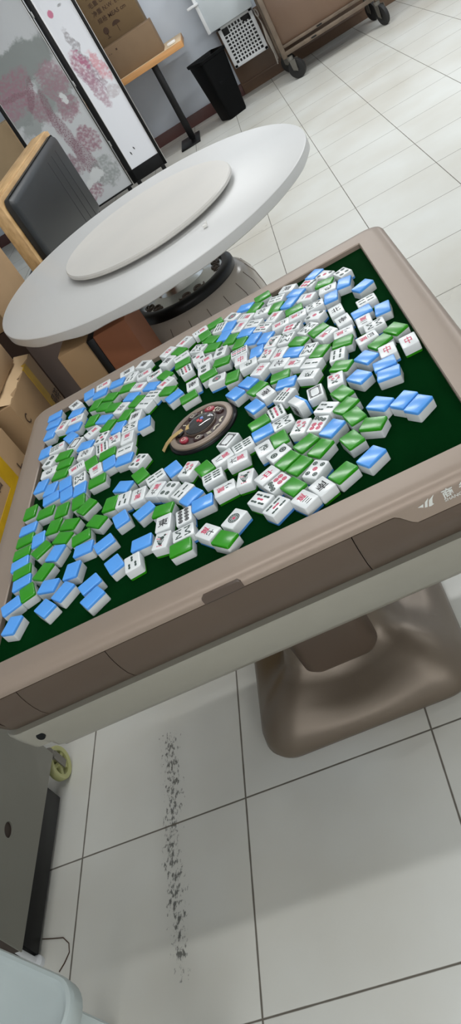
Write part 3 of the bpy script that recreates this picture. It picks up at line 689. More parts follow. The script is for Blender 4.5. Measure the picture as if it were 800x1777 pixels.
    ('5d', 0.6387, 0.7062, 321.6, 'white five-dot mahjong tile nearest the centre dial of all its kind'),
    ('G', 0.6456, 0.6514, 202.9, 'face-down green-backed mahjong tile below a five-dot tile'),
    ('B', 0.6078, 0.6415, 235.7, 'face-down blue-backed mahjong tile above a three-bamboo tile, in the left part of the felt'),
    ('3b', 0.6119, 0.5953, 352.0, 'white three-bamboo mahjong tile, the only one in the near left corner area'),
    ('7w', 0.6452, 0.5859, 354.0, 'white seven-character mahjong tile nearest the centre dial of all its kind'),
    ('G', 0.5821, 0.6042, 348.0, 'face-down green-backed mahjong tile left of a three-bamboo tile'),
    ('B', 0.6599, 0.5271, 297.1, 'face-down blue-backed mahjong tile below a nine-character tile'),
    ('B', 0.6099, 0.5385, 16.8, 'face-down blue-backed mahjong tile below a three-bamboo tile'),
    ('G', 0.9558, 1.1548, 274.5, 'face-down green-backed mahjong tile above a green-backed tile, in the far right corner area'),
    ('B', 0.9110, 1.1471, 239.7, 'face-down blue-backed mahjong tile above a two-character tile, along the middle of the far side'),
    ('G', 0.9331, 1.1160, 320.2, 'face-down green-backed mahjong tile left of a four-bamboo tile, in the far right corner area'),
    ('1d', 0.8754, 1.1342, 216.2, 'white one-dot mahjong tile, the only one along the middle of the far side'),
    ('2w', 0.9072, 1.0918, 46.9, 'white two-character mahjong tile highest in the photo of all its kind'),
    ('N', 0.9487, 1.0750, 248.5, 'white north wind mahjong tile nearest the far frame edge of all its kind'),
    ('4b', 0.9853, 1.0994, 244.6, 'white four-bamboo mahjong tile, the only one in the far right corner area'),
    ('E', 1.0175, 1.1212, 235.1, 'white east wind mahjong tile, the only one in the far right corner area'),
    ('B', 1.0319, 1.0763, 223.5, 'face-down blue-backed mahjong tile right of a four-bamboo tile, in the far right corner area'),
    ('B', 1.0119, 1.0453, 319.5, 'face-down blue-backed mahjong tile above a green-backed tile, in the far right corner area'),
    ('G', 0.9810, 1.0581, 331.0, 'face-down green-backed mahjong tile below a four-bamboo tile, in the far right corner area'),
    ('8w', 0.9708, 1.0159, 141.0, 'white eight-character mahjong tile, the only one in the far right corner area'),
    ('G', 1.0170, 0.9992, 267.3, 'face-down green-backed mahjong tile left of an eight-bamboo tile, in the far right corner area'),
    ('6w', 0.9812, 0.9643, 265.8, 'white six-character mahjong tile, the only one in the far right corner area'),
    ('9w', 1.0209, 0.9632, 265.5, 'white nine-character mahjong tile, the only one in the far right corner area'),
    ('7d', 1.0025, 0.9219, 249.0, 'white seven-dot mahjong tile nearest the centre dial of all its kind'),
    ('3b', 0.9231, 1.0368, 231.7, 'white three-bamboo mahjong tile, the only one in the far right corner area'),
    ('5b', 0.9412, 0.9927, 225.4, 'white five-bamboo mahjong tile, the only one in the far right corner area'),
    ('3w', 0.8895, 1.0595, 142.1, 'white three-character mahjong tile, the only one along the middle of the far side'),
    ('B', 1.0839, 1.1209, 309.9, 'face-down blue-backed mahjong tile highest in the photo of all its kind'),
    ('3d', 1.1050, 1.0878, 212.4, 'white three-dot mahjong tile nearest the right frame edge of all its kind'),
    ('4d', 1.1406, 1.0515, 199.6, 'white four-dot mahjong tile, the only one in the far right corner area'),
    ('7d', 1.0639, 1.0882, 225.0, 'white seven-dot mahjong tile nearest the right frame edge of all its kind'),
    ('G', 1.0971, 1.0495, 245.9, 'face-down green-backed mahjong tile highest in the photo of all its kind'),
    ('B', 1.1349, 1.0015, 344.2, 'face-down blue-backed mahjong tile below a four-dot tile'),
    ('F', 1.0987, 1.0125, 258.4, 'white green dragon mahjong tile, the only one in the far right corner area'),
    ('B', 1.0985, 0.9670, 350.0, 'face-down blue-backed mahjong tile below a green dragon tile, in the far right corner area'),
    ('1w', 1.0508, 1.0259, 54.6, 'white one-character mahjong tile, the only one in the far right corner area'),
    ('8b', 1.0613, 0.9664, 268.1, 'white eight-bamboo mahjong tile highest in the photo of all its kind'),
    ('N', 1.0975, 0.8942, 1.4, 'white north wind mahjong tile nearest the right frame edge of all its kind'),
    ('S', 1.1027, 0.8392, 5.1, 'white south wind mahjong tile, the only one in the right part of the felt'),
    ('3d', 1.0546, 0.9204, 227.0, 'white three-dot mahjong tile nearest the front frame edge of all its kind'),
    ('8b', 1.0330, 0.8802, 300.7, 'white eight-bamboo mahjong tile right of a seven-dot tile'),
    ('G', 1.0520, 0.8519, 286.5, 'face-down green-backed tile left of a south wind tile, in the right part of the felt'),
    ('B', 1.1648, 0.9415, 296.2, 'face-down blue-backed tile, first from the right among those in the far right corner area'),
    ('4b', 1.1580, 0.8686, 271.4, 'white four-bamboo mahjong tile nearest the right frame edge of all its kind'),
    ('B', 1.1408, 0.8345, 273.0, 'face-down blue-backed mahjong tile above a two-character tile, in the right part of the felt'),
    ('B', 1.1776, 0.8064, 351.2, 'face-down blue-backed mahjong tile nearest the right frame edge of all its kind'),
    ('2w', 1.1374, 0.7933, 177.8, 'white two-character mahjong tile, the only one in the right part of the felt'),
    ('8b', 1.1509, 0.7581, 269.7, 'white eight-bamboo mahjong tile nearest the right frame edge of all its kind'),
    ('G', 1.1805, 0.7072, 208.0, 'face-down green-backed mahjong tile nearest the right frame edge of all its kind'),
    ('4w', 1.1294, 0.7250, 274.6, 'white four-character mahjong tile, the only one in the right part of the felt'),
    ('G', 1.1468, 0.6893, 294.9, 'face-down green-backed tile, second from the right among those in the right part of the felt'),
    ('Z', 1.1898, 0.6440, 359.1, 'white red dragon mahjong tile nearest the right frame edge of all its kind'),
    ('S', 0.6317, 1.1412, 228.1, 'white south wind mahjong tile nearest the far frame edge of all its kind'),
    ('4w', 0.6346, 1.0855, 95.8, 'white four-character mahjong tile nearest the far frame edge of all its kind'),
    ('1b', 0.6644, 1.0501, 98.6, 'white one-bamboo bird mahjong tile, the only one along the middle of the far side'),
    ('G', 0.6939, 1.0198, 211.8, 'face-down green-backed tile right of a one-bamboo bird tile, along the middle of the far side'),
    ('1w', 0.6966, 0.9808, 300.6, 'white one-character mahjong tile, the only one along the middle of the far side'),
    ('2w', 0.7894, 1.1495, 102.7, 'white two-character mahjong tile nearest the far frame edge of all its kind'),
    ('9w', 0.7456, 1.1436, 307.6, 'white nine-character mahjong tile, the only one along the middle of the far side'),
    ('G', 0.7309, 1.1060, 217.8, 'face-down green-backed tile right of a red dragon tile, along the middle of the far side'),
    ('Z', 0.7001, 1.1357, 306.0, 'white red dragon mahjong tile nearest the left frame edge of all its kind'),
    ('E', 0.6999, 1.0871, 314.3, 'white east wind mahjong tile, the only one along the middle of the far side'),
    ('2b', 0.7376, 1.0674, 282.7, 'white two-bamboo mahjong tile nearest the far frame edge of all its kind'),
    ('G', 0.7401, 1.0338, 269.8, 'face-down green-backed mahjong tile below a two-bamboo tile'),
    ('9b', 0.7487, 0.9894, 9.2, 'white nine-bamboo mahjong tile nearest the far frame edge of all its kind'),
    ('3d', 0.7810, 1.0180, 6.1, 'white three-dot mahjong tile, the only one along the middle of the far side'),
    ('2w', 0.7959, 0.9848, 96.2, 'white two-character mahjong tile above a two-dot tile'),
    ('2d', 0.7936, 0.9464, 0.7, 'white two-dot mahjong tile nearest the centre dial of all its kind'),
    ('8b', 0.7830, 1.0636, 228.6, 'white eight-bamboo mahjong tile, the only one along the middle of the far side'),
    ('G', 0.8193, 1.0320, 238.6, 'face-down green-backed mahjong tile above a two-character tile, along the middle of the far side'),
    ('G', 0.8011, 1.1162, 10.7, 'face-down green-backed mahjong tile above an eight-bamboo tile, along the middle of the far side'),
    ('2d', 0.8363, 0.9865, 345.1, 'white two-dot mahjong tile nearest the far frame edge of all its kind'),
    ('G', 0.8036, 0.9111, 277.9, 'face-down green-backed tile right of a south wind tile, along the middle of the far side'),
    ('G', 0.8303, 1.1516, 278.1, 'face-down green-backed mahjong tile left of a one-dot tile and right of a two-character tile'),
    ('6b', 0.8414, 1.1132, 336.4, 'white six-bamboo mahjong tile, the only one along the middle of the far side'),
    ('G', 0.8165, 1.0738, 223.9, 'face-down green-backed mahjong tile below a six-bamboo tile'),
    ('B', 0.8650, 1.0923, 334.1, 'face-down blue-backed tile right of a six-bamboo tile, along the middle of the far side'),
    ('B', 0.8499, 1.0550, 332.1, 'face-down blue-backed mahjong tile left of a three-character tile and left of a green-backed tile'),
    ('B', 0.9019, 1.0131, 235.0, 'face-down blue-backed mahjong tile left of a five-bamboo tile'),
    ('G', 0.8655, 1.0215, 326.6, 'face-down green-backed mahjong tile below a three-character tile'),
    ('G', 0.8846, 0.9796, 337.4, 'face-down green-backed mahjong tile below a blue-backed tile, along the middle of the far side'),
    ('B', 0.9152, 0.9664, 325.8, 'face-down blue-backed tile left of a blue-backed tile, along the middle of the far side'),
    ('B', 0.9427, 0.9387, 327.8, 'face-down blue-backed mahjong tile below a five-bamboo tile'),
    ('B', 0.9179, 0.8988, 349.3, 'face-down blue-backed mahjong tile right of a nine-bamboo tile'),
    ('9b', 0.8797, 0.9386, 267.9, 'white nine-bamboo mahjong tile highest in the photo of all its kind'),
    ('Z', 0.8811, 0.9001, 355.6, 'white red dragon mahjong tile below a nine-bamboo tile'),
    ('F', 0.8956, 0.8644, 269.8, 'white green dragon mahjong tile, the only one around the centre dial'),
    ('Z', 0.9188, 0.8157, 317.7, 'white red dragon mahjong tile, the only one around the centre dial'),
    ('1b', 0.9558, 0.9036, 328.2, 'white one-bamboo bird mahjong tile, the only one in the far right corner area'),
    ('X', 0.9386, 0.8633, 327.2, 'white flower mahjong tile nearest the far frame edge of all its kind'),
    ('G', 0.8371, 0.9393, 253.9, 'face-down green-backed mahjong tile below a two-dot tile'),
    ('G', 1.0073, 0.8484, 220.6, 'face-down green-backed mahjong tile right of a five-character tile'),
    ('8b', 0.9854, 0.8871, 330.0, 'white eight-bamboo tile right of a one-bamboo bird tile, in the far right corner area'),
    ('8b', 1.0221, 0.7939, 327.0, 'white eight-bamboo tile right of a blue-backed tile, in the right part of the felt'),
    ('B', 0.9927, 0.8156, 229.4, 'face-down blue-backed mahjong tile above an eight-character tile, in the right part of the felt'),
    ('5w', 0.9638, 0.8391, 329.2, 'white five-character mahjong tile nearest the centre dial of all its kind'),
    ('G', 1.0406, 0.7661, 318.6, 'face-down green-backed tile left of a four-bamboo tile, in the right part of the felt'),
    ('N', 0.9596, 0.7993, 234.3, 'white north wind mahjong tile, the only one in the right part of the felt'),
    ('8w', 0.9887, 0.7700, 234.5, 'white eight-character mahjong tile right of a north wind tile'),
    ('2b', 1.0191, 0.7359, 230.6, 'white two-bamboo mahjong tile, the only one in the right part of the felt'),
    ('8w', 1.0640, 0.8197, 294.6, 'white eight-character mahjong tile nearest the right frame edge of all its kind'),
    ('5w', 1.0944, 0.7899, 264.2, 'white five-character mahjong tile nearest the right frame edge of all its kind'),
    ('G', 1.0862, 0.7569, 252.1, 'face-down green-backed mahjong tile below a five-character tile'),
    ('4b', 1.0694, 0.7189, 346.3, 'white four-bamboo mahjong tile right of a two-bamboo tile'),
    ('G', 1.0688, 0.6748, 230.2, 'face-down green-backed mahjong tile below a four-bamboo tile, in the right part of the felt'),
    ('B', 1.0903, 0.6109, 211.8, 'face-down blue-backed mahjong tile right of a flower tile'),
    ('Z', 1.1516, 0.6482, 357.1, 'white red dragon mahjong tile left of a red dragon tile'),
    ('B', 1.1143, 0.6612, 209.3, 'face-down blue-backed mahjong tile left of a red dragon tile'),
    ('B', 1.1373, 0.6109, 266.5, 'face-down blue-backed mahjong tile below a red dragon tile'),
    ('B', 1.1366, 0.5760, 257.7, 'face-down blue-backed mahjong tile below a blue-backed tile, in the near right corner area'),
    ('B', 1.1046, 0.5017, 220.0, 'face-down blue-backed tile, third from the left among those in the near right corner area'),
    ('B', 1.1400, 0.4805, 307.4, 'face-down blue-backed tile, second from the right among those in the near right corner area'),
    ('B', 1.1562, 0.4513, 307.1, 'face-down blue-backed tile, first from the right among those in the near right corner area'),
    ('F', 1.0080, 0.7021, 231.6, 'white green dragon mahjong tile, the only one in the right part of the felt'),
    ('P', 1.0103, 0.6299, 358.2, 'white framed blank mahjong tile, the only one in the right part of the felt'),
    ('X', 1.0507, 0.6385, 351.9, 'white flower mahjong tile nearest the right frame edge of all its kind'),
    ('G', 1.0538, 0.5864, 200.4, 'face-down green-backed tile, sixth from the right among those in the near right corner area'),
    ('3b', 1.0210, 0.5647, 226.2, 'white three-bamboo mahjong tile, the only one in the near right corner area'),
    ('7d', 0.9998, 0.5288, 326.1, 'white seven-dot mahjong tile, the only one in the near right corner area'),
    ('X', 0.9702, 0.5457, 329.8, 'white flower mahjong tile, the only one in the near right corner area'),
    ('B', 1.0200, 0.4986, 308.0, 'face-down blue-backed mahjong tile right of a seven-dot tile'),
    ('G', 1.0529, 0.5423, 303.8, 'face-down green-backed mahjong tile right of a three-bamboo tile'),
    ('G', 1.0601, 0.5022, 193.1, 'face-down green-backed tile, second from the right among those in the near right corner area'),
    ('V', 0.9776, 0.6137, 201.4, 'the only mahjong tile standing on its side, in the right part of the felt'),
    ('G', 0.9549, 0.7496, 257.1, 'face-down green-backed tile below a north wind tile, in the right part of the felt'),
    ('B', 0.9630, 0.7150, 250.1, 'face-down blue-backed mahjong tile above a seven-bamboo tile'),
    ('B', 0.8892, 0.7886, 213.6, 'face-down blue-backed mahjong tile right of a blue-backed tile, around the centre dial'),
    ('G', 0.9060, 0.7486, 299.4, 'face-down green-backed mahjong tile left of a south wind tile, around the centre dial'),
    ('S', 0.9209, 0.7146, 199.2, 'white south wind mahjong tile, the only one around the centre dial'),
    ('B', 0.8949, 0.6885, 202.5, 'face-down blue-backed mahjong tile, first from the right among those around the centre dial'),
    ('7b', 0.9550, 0.6735, 313.2, 'white seven-bamboo mahjong tile, the only one in the right part of the felt'),
    ('G', 0.8981, 0.6244, 282.3, 'face-down green-backed mahjong tile left of a nine-bamboo tile, around the centre dial'),
    ('B', 0.9016, 0.5876, 275.2, 'face-down blue-backed tile above a green dragon tile, along the middle of the near side'),
    ('9b', 0.9336, 0.6295, 7.1, 'white nine-bamboo mahjong tile, the only one in the right part of the felt'),
    ('8b', 0.9417, 0.5847, 275.6, 'white eight-bamboo mahjong tile, the only one in the near right corner area'),
]
RB = random.Random(3)
for (ty, x, y, an, lab) in TILES:
    back = ty if ty in 'BG' else RB.choice('BG')
    if ty == 'V': back = 'B'
    o = bpy.data.objects.new('mahjong_tile', ME_BODY); COL.objects.link(o)
    tag(o, lab, 'mahjong tile', 'mahjong tiles scattered on the green felt')
    bk = bpy.data.objects.new('back_layer', ME_BACK[back]); COL.objects.link(bk); bk.parent = o
    bk['label'] = 'blue back' if back == 'B' else 'green back'
    a = math.radians(an)
    if ty in 'BG':
        o.rotation_euler = (PI, 0, a); o.location = (x, y, .7351+TH)
    elif ty == 'V':
        # stands on its long edge, blue back towards the upper right of the photo
        d = math.radians(25)
        f = FM.setdefault('S', face_mesh('S')); fo = bpy.data.objects.new('face_design', f); COL.objects.link(fo); fo.parent = o
        zax = Vector((-math.cos(d), -math.sin(d), 0)); yax = Vector((math.sin(d), -math.cos(d), 0)); xax = yax.cross(zax)
        o.matrix_world = Matrix(((xax.x, yax.x, zax.x, x+TH/2*math.cos(d)), (xax.y, yax.y, zax.y, y+TH/2*math.sin(d)), (xax.z, yax.z, zax.z, .7351+TWD/2), (0, 0, 0, 1)))
    else:
        if ty not in FM: FM[ty] = face_mesh(ty)
        fo = bpy.data.objects.new('face_design', FM[ty]); COL.objects.link(fo); fo.parent = o
        o.rotation_euler = (0, 0, a); o.location = (x, y, .7351)

# ---------------------------------------------------------------- round table
RX0, RY0 = .582, 2.363
rt = empty('round_table', (RX0, RY0, 0), 0, 'white round dining table with a metal drum pedestal behind the mahjong table', 'dining table')
tilt = Matrix.Rotation(-.025*-1, 4, 'X')
R0 = .650; prf = []
n = 128; lo = []
for (r, z, wv_) in ((R0-.03, -.032, 0), (R0-.006, -.038, 1), (R0, -.034, 1), (R0+.001, -.012, 0), (R0, -.003, 0), (R0-.004, 0, 0)):
    lo.append([tilt @ Vector((r*math.cos(2*PI*i/n), r*math.sin(2*PI*i/n), z+(wv_*.0035*math.sin(17*2*PI*i/n)*(.5+.5*math.sin(3*2*PI*i/n+1))))) for i in range(n)])
top = MB().loft(lo, cap0=True, cap1=True).build('tabletop', M['rt'], rt); top.location = (0, 0, .75)
pdl = MB(); pdl.lathe([(.29, 0), (.295, .02), (.29, .06), (.288, .25), (.283, .34), (.272, .40), (.25, .445), (.222, .468), (.2, .472)], n=72, cap0=True)
drum = pdl.build('pedestal_drum', M['drum'], rt)
sm_ = MB()
for i in range(20):
    t = 2*PI*i/20; pr = [(.2895, .06), (.2885, .25), (.2835, .34), (.2725, .40), (.2505, .445)]
    sm_.tube([(r*math.cos(t), r*math.sin(t), z) for r, z in pr], .0012, 5)
sm_.build('drum_seam', M['slot'], drum)
rg = MB(); rg.lathe([(.178, .462), (.178, .494), (.184, .503), (.2, .505), (.214, .502), (.221, .494), (.223, .48), (.219, .464), (.178, .462)], n=72)
ringo = rg.build('black_ring', M['blackp'], rt)
MB().lathe([(.186, .492), (.14, .498), (.105, .508), (.085, .55), (.075, .66), (.09, .705)], n=64).build('steel_neck', M['chrome'], rt)
for i in range(5):
    t = 2*PI*i/5-1.25; dc = MB()
    for sgn in (-1, 1):
        pts = []
        for k in range(30):
            u = k/29*2.6*PI; rr = .027*(1-k/40)
            a_ = t+sgn*(.19+(math.cos(u)*rr)/.15); r_ = .152+math.sin(u)*rr*.8
            pts.append((r_*math.cos(a_), r_*math.sin(a_), .4985+max(0, (.15-r_))*.25))
        dc.tube(pts, .0032, 6)
    dc.build('scroll_pattern', M['slot'], ringo)
# lazy susan
ls = empty('lazy_susan', (.603, 2.338, .7528), 0, 'cream round turntable resting on the white round table', 'turntable')
ls.rotation_euler = (.03, 0, 0)
MB().lathe([(0, .010), (.335, .010), (.345, .012), (.352, .017), (.352, .026), (.348, .031), (0, .031)], n=112).build('turntable_disc', M['susan'], ls)
MB().lathe([(0, -.002), (.11, -.002), (.11, .010), (0, .010)], n=40).build('bearing', M['steel'], ls)
pc = MB(); pc.box((0, 0, .006), (.016, .012, .009), .002); pc.box((.006, .005, .012), (.007, .007, .008), .001)
tag(pc.build('paper_scrap', M['paper']), 'tiny crumpled white scrap at the edge under the turntable', 'scrap').location = (.822, 1.962, .741)

# ---------------------------------------------------------------- booth seat back (left, behind the round table)
bx0 = -.1
bs = empty('booth_seat', (-.2, 4.0, 0), 0, 'light wood booth seat with a black padded leather back on the left', 'booth seat')
wd_ = MB(); wd_.span((.012, -.75, .0), (.075, .95, .985), .006); wd_.span((-.05, -.735, .95), (.06, .95, .992), .006)
wd_.build('wooden_back', M['wood'], bs)
cu = MB(); cu.span((.06, -.705, .42), (.125, .86, .965), .045, 4); cush = cu.build('back_cushion', M['leather'], bs)
for yy in (.28, .44, .60): MB().span((.1235, yy, .46), (.1262, yy+.008, .9), .001).build('stitch_channel', M['groove'], cush)
MB().span((-.4, -.72, .0), (-.04, .92, .42), .02).build('seat', M['leather'], bs)

# ---------------------------------------------------------------- folding screen
fs = empty('folding_screen', (-.2, 7.1, 0), 0, 'black framed folding screen painted with a pine tree and pink mountains', 'folding screen')
gy, pk, dpk, wh = srgb(142, 147, 145), srgb(156, 118, 130), srgb(132, 94, 106), srgb(214, 216, 216)
# panel-local coordinates: x from the panel's left edge, z from the floor
BL1 = [(.33, 1.33, .40, .17, .1, srgb(140, 145, 143), .95, .22, 0), (.10, 1.10, .22, .16, -.2, gy, .85, .22, 0), (.30, .98, .30, .10, .5, gy, .7, .2, 0), (.50, 1.02, .16, .2, .1, gy, .7, .2, 0),
       (.16, 1.24, .24, .10, .25, pk, .8, .2, 1), (.08, 1.12, .2, .12, .2, srgb(158, 122, 134), .8, .2, 1), (.54, 1.12, .12, .16, .3, pk, .7, .2, 1), (.29, 1.02, .08, .2, .2, pk, .7, .18, 1), (.52, .88, .11, .10, .2, pk, .75, .2, 1),
       (.30, 1.12, .035, .16, -.55, dpk, .9, .06, 2), (.36, .92, .036, .22, -.12, dpk, .95, .05, 2), (.385, .66, .046, .24, .0, dpk, .95, .05, 2), (.42, .45, .07, .22, .1, dpk, .9, .06, 2), (.17, 1.17, .16, .022, -.15, dpk, .8, .07, 2), (.49, .95, .025, .2, .55, pk, .8, .05, 2),
       (.53, .58, .09, .13, .3, pk, .85, .2, 1), (.27, .46, .10, .11, .4, dpk, .7, .2, 1), (.5, .28, .14, .14, .2, gy, .7, .2, 1), (.42, .30, .07, .06, .4, wh, .95, .14, 0), (.33, .22, .06, .08, .1, wh, .95, .12, 0), (.53, .95, .03, .05, .2, wh, .9, .1, 0), (.28, .18, .16, .06, .2, pk, .8, .2, 1)]
BL2 = [(.13, 1.51, .026, .035, 0, srgb(216, 130, 158), .95, .03, 0), (.23, 1.53, .02, .012, .3, srgb(140, 140, 140), .7, .04, 1),
       (.17, 1.24, .03, .16, .1, srgb(170, 166, 170), .8, .12, 1), (.13, 1.05, .06, .17, .25, srgb(186, 140, 156), .85, .12, 1), (.21, 1.0, .035, .17, .2, srgb(172, 150, 160), .8, .1, 1), (.165, 1.12, .026, .11, .35, srgb(190, 110, 142), .8, .1, 1), (.10, .98, .022, .16, .3, srgb(170, 130, 150), .8, .06, 2), (.19, .92, .016, .14, .3, srgb(160, 120, 140), .8, .06, 2), (.15, .85, .05, .16, .15, srgb(180, 140, 156), .7, .12, 1), (.27, 1.0, .045, .16, .2, srgb(226, 158, 168), .75, .14, 1), (.26, .78, .07, .06, .3, srgb(206, 196, 200), .7, .12, 1),
       (.12, .285, .006, .018, .2, srgb(70, 74, 74), .95, .01, 0), (.165, .31, .006, .016, .2, srgb(70, 74, 74), .95, .01, 0)]
M['art1'] = paint_mat('pine_painting', srgb(200, 202, 204), BL1); M['art2'] = paint_mat('mountain_painting', srgb(244, 245, 250), BL2)
def screen_panel(x0, x1, y0, y1, zb, art, f, fr):
    L_ = math.hypot(x1-x0, y1-y0); p = MB(); ang = math.atan2(y1-y0, x1-x0)
    p.span((0, -.012, .05), (f, .012, 1.95), .002); p.span((L_-fr, -.012, .05), (L_, .012, 1.95), .002); p.span((0, -.012, 1.91), (L_, .012, 1.95), .002); p.span((0, -.012, .05), (L_, .012, zb), .002)
    for xx in (.03, L_-.07): p.span((xx, -.02, 0), (xx+.04, .02, .06), .002)
    o = p.build('screen_panel', M['blackf'], fs); o.location = (x0+.2, y0-7.1, 0); o.rotation_euler = (0, 0, ang)
    MB().span((f-.003, -.006, zb-.003), (L_-fr+.003, .006, 1.913)).build('painting', art, o)
    e = MB()
    for xx in (f-.001, L_-fr-.003): e.span((xx, -.0135, zb), (xx+.004, -.006, 1.912))
    e.span((L_-.002, -.013, .05), (L_+.002, .013, 1.95)); e.build('silver_edge', M['silver'], o)
    return o
pa1 = screen_panel(-.86, -.205, 7.02, 7.12, .065, M['art1'], .034, .012); pa2 = screen_panel(-.197, .165, 7.12, 7.16, .165, M['art2'], .05, .032)
for z in (.45, 1.0, 1.58):
    MB().box((.004, -.10+.09, z), (.016, .012, .05), .002).build('hinge', M['silver'], fs).location = (-.001, .02, 0)

# ---------------------------------------------------------------- cartons
def carton(label, c, d, rz=0, m='card', tape=None, flaps=False, group=None, name='cardboard_box'):
    o = empty(name, c, rz, label, 'box', group)
    b = MB(); b.box((0, 0, d[2]/2), d, .004, 2); b.build('carton_body', M[m], o)
    s = MB(); s.span((-d[0]/2+.004, -.002, d[2]-.0005), (d[0]/2-.004, .002, d[2]+.0008)); s.build('flap_seam', M['print'], o)
    if flaps:
        f = MB()
        f.loft([[Vector((d[0]/2-.002, -d[1]/2+.01+(d[1]-.02)*i/10, d[2]-.001+.004*math.sin(i*2.1))) for i in range(11)], [Vector((d[0]/2-.055, -d[1]/2+.01+(d[1]-.02)*i/10, d[2]+.014+.004*math.sin(i*1.3+1))) for i in range(11)], [Vector((d[0]/2-.055, -d[1]/2+.01+(d[1]-.02)*i/10, d[2]+.010+.004*math.sin(i*1.3+1))) for i in range(11)]], closed=False)
        f.build('flap', M['cardl'], o)
    return o
def tape_on(o, a, b): MB().span(a, b, .0006, 1).build('tape', M['tape'], o)
def prints(o, items, mat_='print'):
    # text on faces: (text, size, origin, x axis, y axis)
    for t, sz, og, ex, ey in items: MB().text(t, sz, frame_mx(og, ex, ey), .012).build('printing', M[mat_], o, smooth=False)
FX = ((0, 1, 0), (0, 0, 1))      # +x face seen from the right
FY = ((1, 0, 0), (0, 0, 1))      # -y face
# carton with yellow tape and writing, beside the mahjong table's far left corner
a = carton('taped carton with dark writing, beyond the far left corner of the mahjong table', (-.18, 1.885, 0), (.4, .40, .642), 0, 'card', flaps=True)
tape_on(a, (.198, .06, .43), (.2012, .11, .6425)); tape_on(a, (.1, .06, .641), (.2012, .11, .6435))
prints(a, [('易碎', .05, (.2015, .14, .47), *FX), ('小心', .05, (.2015, .145, .40), *FX), ('轻放', .05, (.2015, .04, .45), *FX), ('QTY 12', .03, (.2015, .12, .33), *FX), ('C', .05, (.2015, -.16, .56), *FX)])
# leaning carton further back on top of it
b2 = carton('carton with a dark square stamp, lowest pale one at the left edge', (-.213, 1.745, .6605), (.38, .58, .3), .0, 'card')
MB().span((.1895, .16, .1), (.1912, .21, .16)).build('stamp', M['print'], b2)
prints(b2, [('▪▪ ▪▪▪', .03, (.1915, .05, .12), *FX), ('毛重 KG', .035, (.1915, -.02, .06), *FX)])
# carton wrapped in yellow tape, nearest on the left
c2 = carton('carton wrapped in wide yellow tape at the left edge beside the mahjong table', (-.23, 1.37, 0), (.44, .46, .625), 0, 'card')
tape_on(c2, (.218, .02, .3), (.2212, .10, .6265)); tape_on(c2, (.0, .02, .6245), (.2212, .10, .6268)); tape_on(c2, (.2185, -.228, .40), (.2214, .05, .52)); tape_on(c2, (.2185, -.228, .2), (.2214, .20, .36))
prints(c2, [('口口', .05, (.222, -.05, .57), *FX), ('上', .06, (.222, .15, .5), *FX)])
# taller cartons at left between booth and round table
carton('dark brown carton at the left edge, under the tan one', (-.42, 2.86, 0), (.45, .5, .62), 0, 'cardk')
carton('tan carton stacked on the dark brown one beside the booth seat', (-.42, 2.86, .6225), (.45, .5, .25), 0, 'card')
# box under the round table
ub = empty('wooden_box', (.30, 1.94, 0), 0, 'red brown box with a tan edge and black strip under the round table', 'box')
u = MB(); u.span((.04, -.12, .0), (.165, .12, .66), .006); u.build('box_body', M['cardr'], ub)
u = MB(); u.span((-.10, -.125, .0), (.012, .12, .66), .006); u.build('tan_edge', M['card'], ub)
u = MB(); u.span((.012, -.118, .0), (.04, .118, .655), .002); u.build('black_strip', M['blackp'], ub)
# cartons behind the screen
carton('pale carton behind the left edge of the folding screen', (-1.25, 7.85, .0), (.42, .4, 1.03), 0, 'cardl')

# ---------------------------------------------------------------- rear table with cartons on it
rb = empty('side_table', (.2, 7.88, 0), 0, 'wood topped table on one black post against the back wall', 'table')
MB().span((-.7, -.36, .738), (.565, .36, .792), .004).build('table_top', [M['woodo']], rb)
MB().span((-.7, -.358, .7925), (.563, .358, .795), .001).build('top_surface', M['woodtop'], rb)
MB().span((.205, -.235, .03), (.265, -.175, .738), .003).build('post', M['blackp'], rb)
MB().span((.1, -.43, .0), (.305, .03, .016), .004).build('foot_plate', M['blackp'], rb)
MB().span((.215, -.225, .012), (.255, -.185, .05), .002).build('foot_socket', M['blackp'], rb)
l1 = carton('plain brown carton on the front of the wood topped side table', (.27, 7.73, .7955), (.64, .32, .265), 0, 'cardd')
prints(l1, [('▾ ▴', .03, (-.12, -.1615, .21), *FY), ('■', .02, (-.05, -.1615, .22), *FY)])
l2 = carton('tall printed carton standing behind the plain carton on the side table', (.24, 8.075, .7955), (.6, .32, .95), 0, 'cardo')
T2 = []
for i, t in enumerate(('货号 No. ETA', '数量 QTY ETA', '毛重 G.W. ETA', '净重 N.W. ETA', '规格 MEAS cm')):
    T2.append((t, .048, (.06, -.1615, .74-.07*i), *FY))
prints(l2, T2)
mxa = frame_mx((-.03, -.1612, .34), *FY)
def icp(ic, pts): ic._add([mxa @ Vector((p[0], p[1], .0006)) for p in pts], [list(range(len(pts)))])
ic = MB(); icp(ic, [(-.03+.026*math.cos(a_), .03+.03*math.sin(a_)) for a_ in [2*PI*i/16 for i in range(16)]]); icp(ic, [(-.033, -.03), (-.027, -.03), (-.027, .01), (-.033, .01)]); icp(ic, [(-.048, -.034), (-.012, -.034), (-.012, -.028), (-.048, -.028)]); ic.build('fragile_mark', M['print'], l2, smooth=False)
ic = MB(); icp(ic, [(.085+.042*math.cos(a_), .03+.034*math.sin(a_)) for a_ in [PI*i/12 for i in range(13)]]); icp(ic, [(.083, -.03), (.087, -.03), (.087, .03), (.083, .03)]); ic.build('umbrella_mark', M['print'], l2, smooth=False)
pp = MB(); pp.box((0, 0, .012), (.08, .10, .02), .004); tag(pp.build('paper_stack', M['paper']), 'small white paper at the right end of the side table', 'paper').location = (.67, 7.66, .7955)

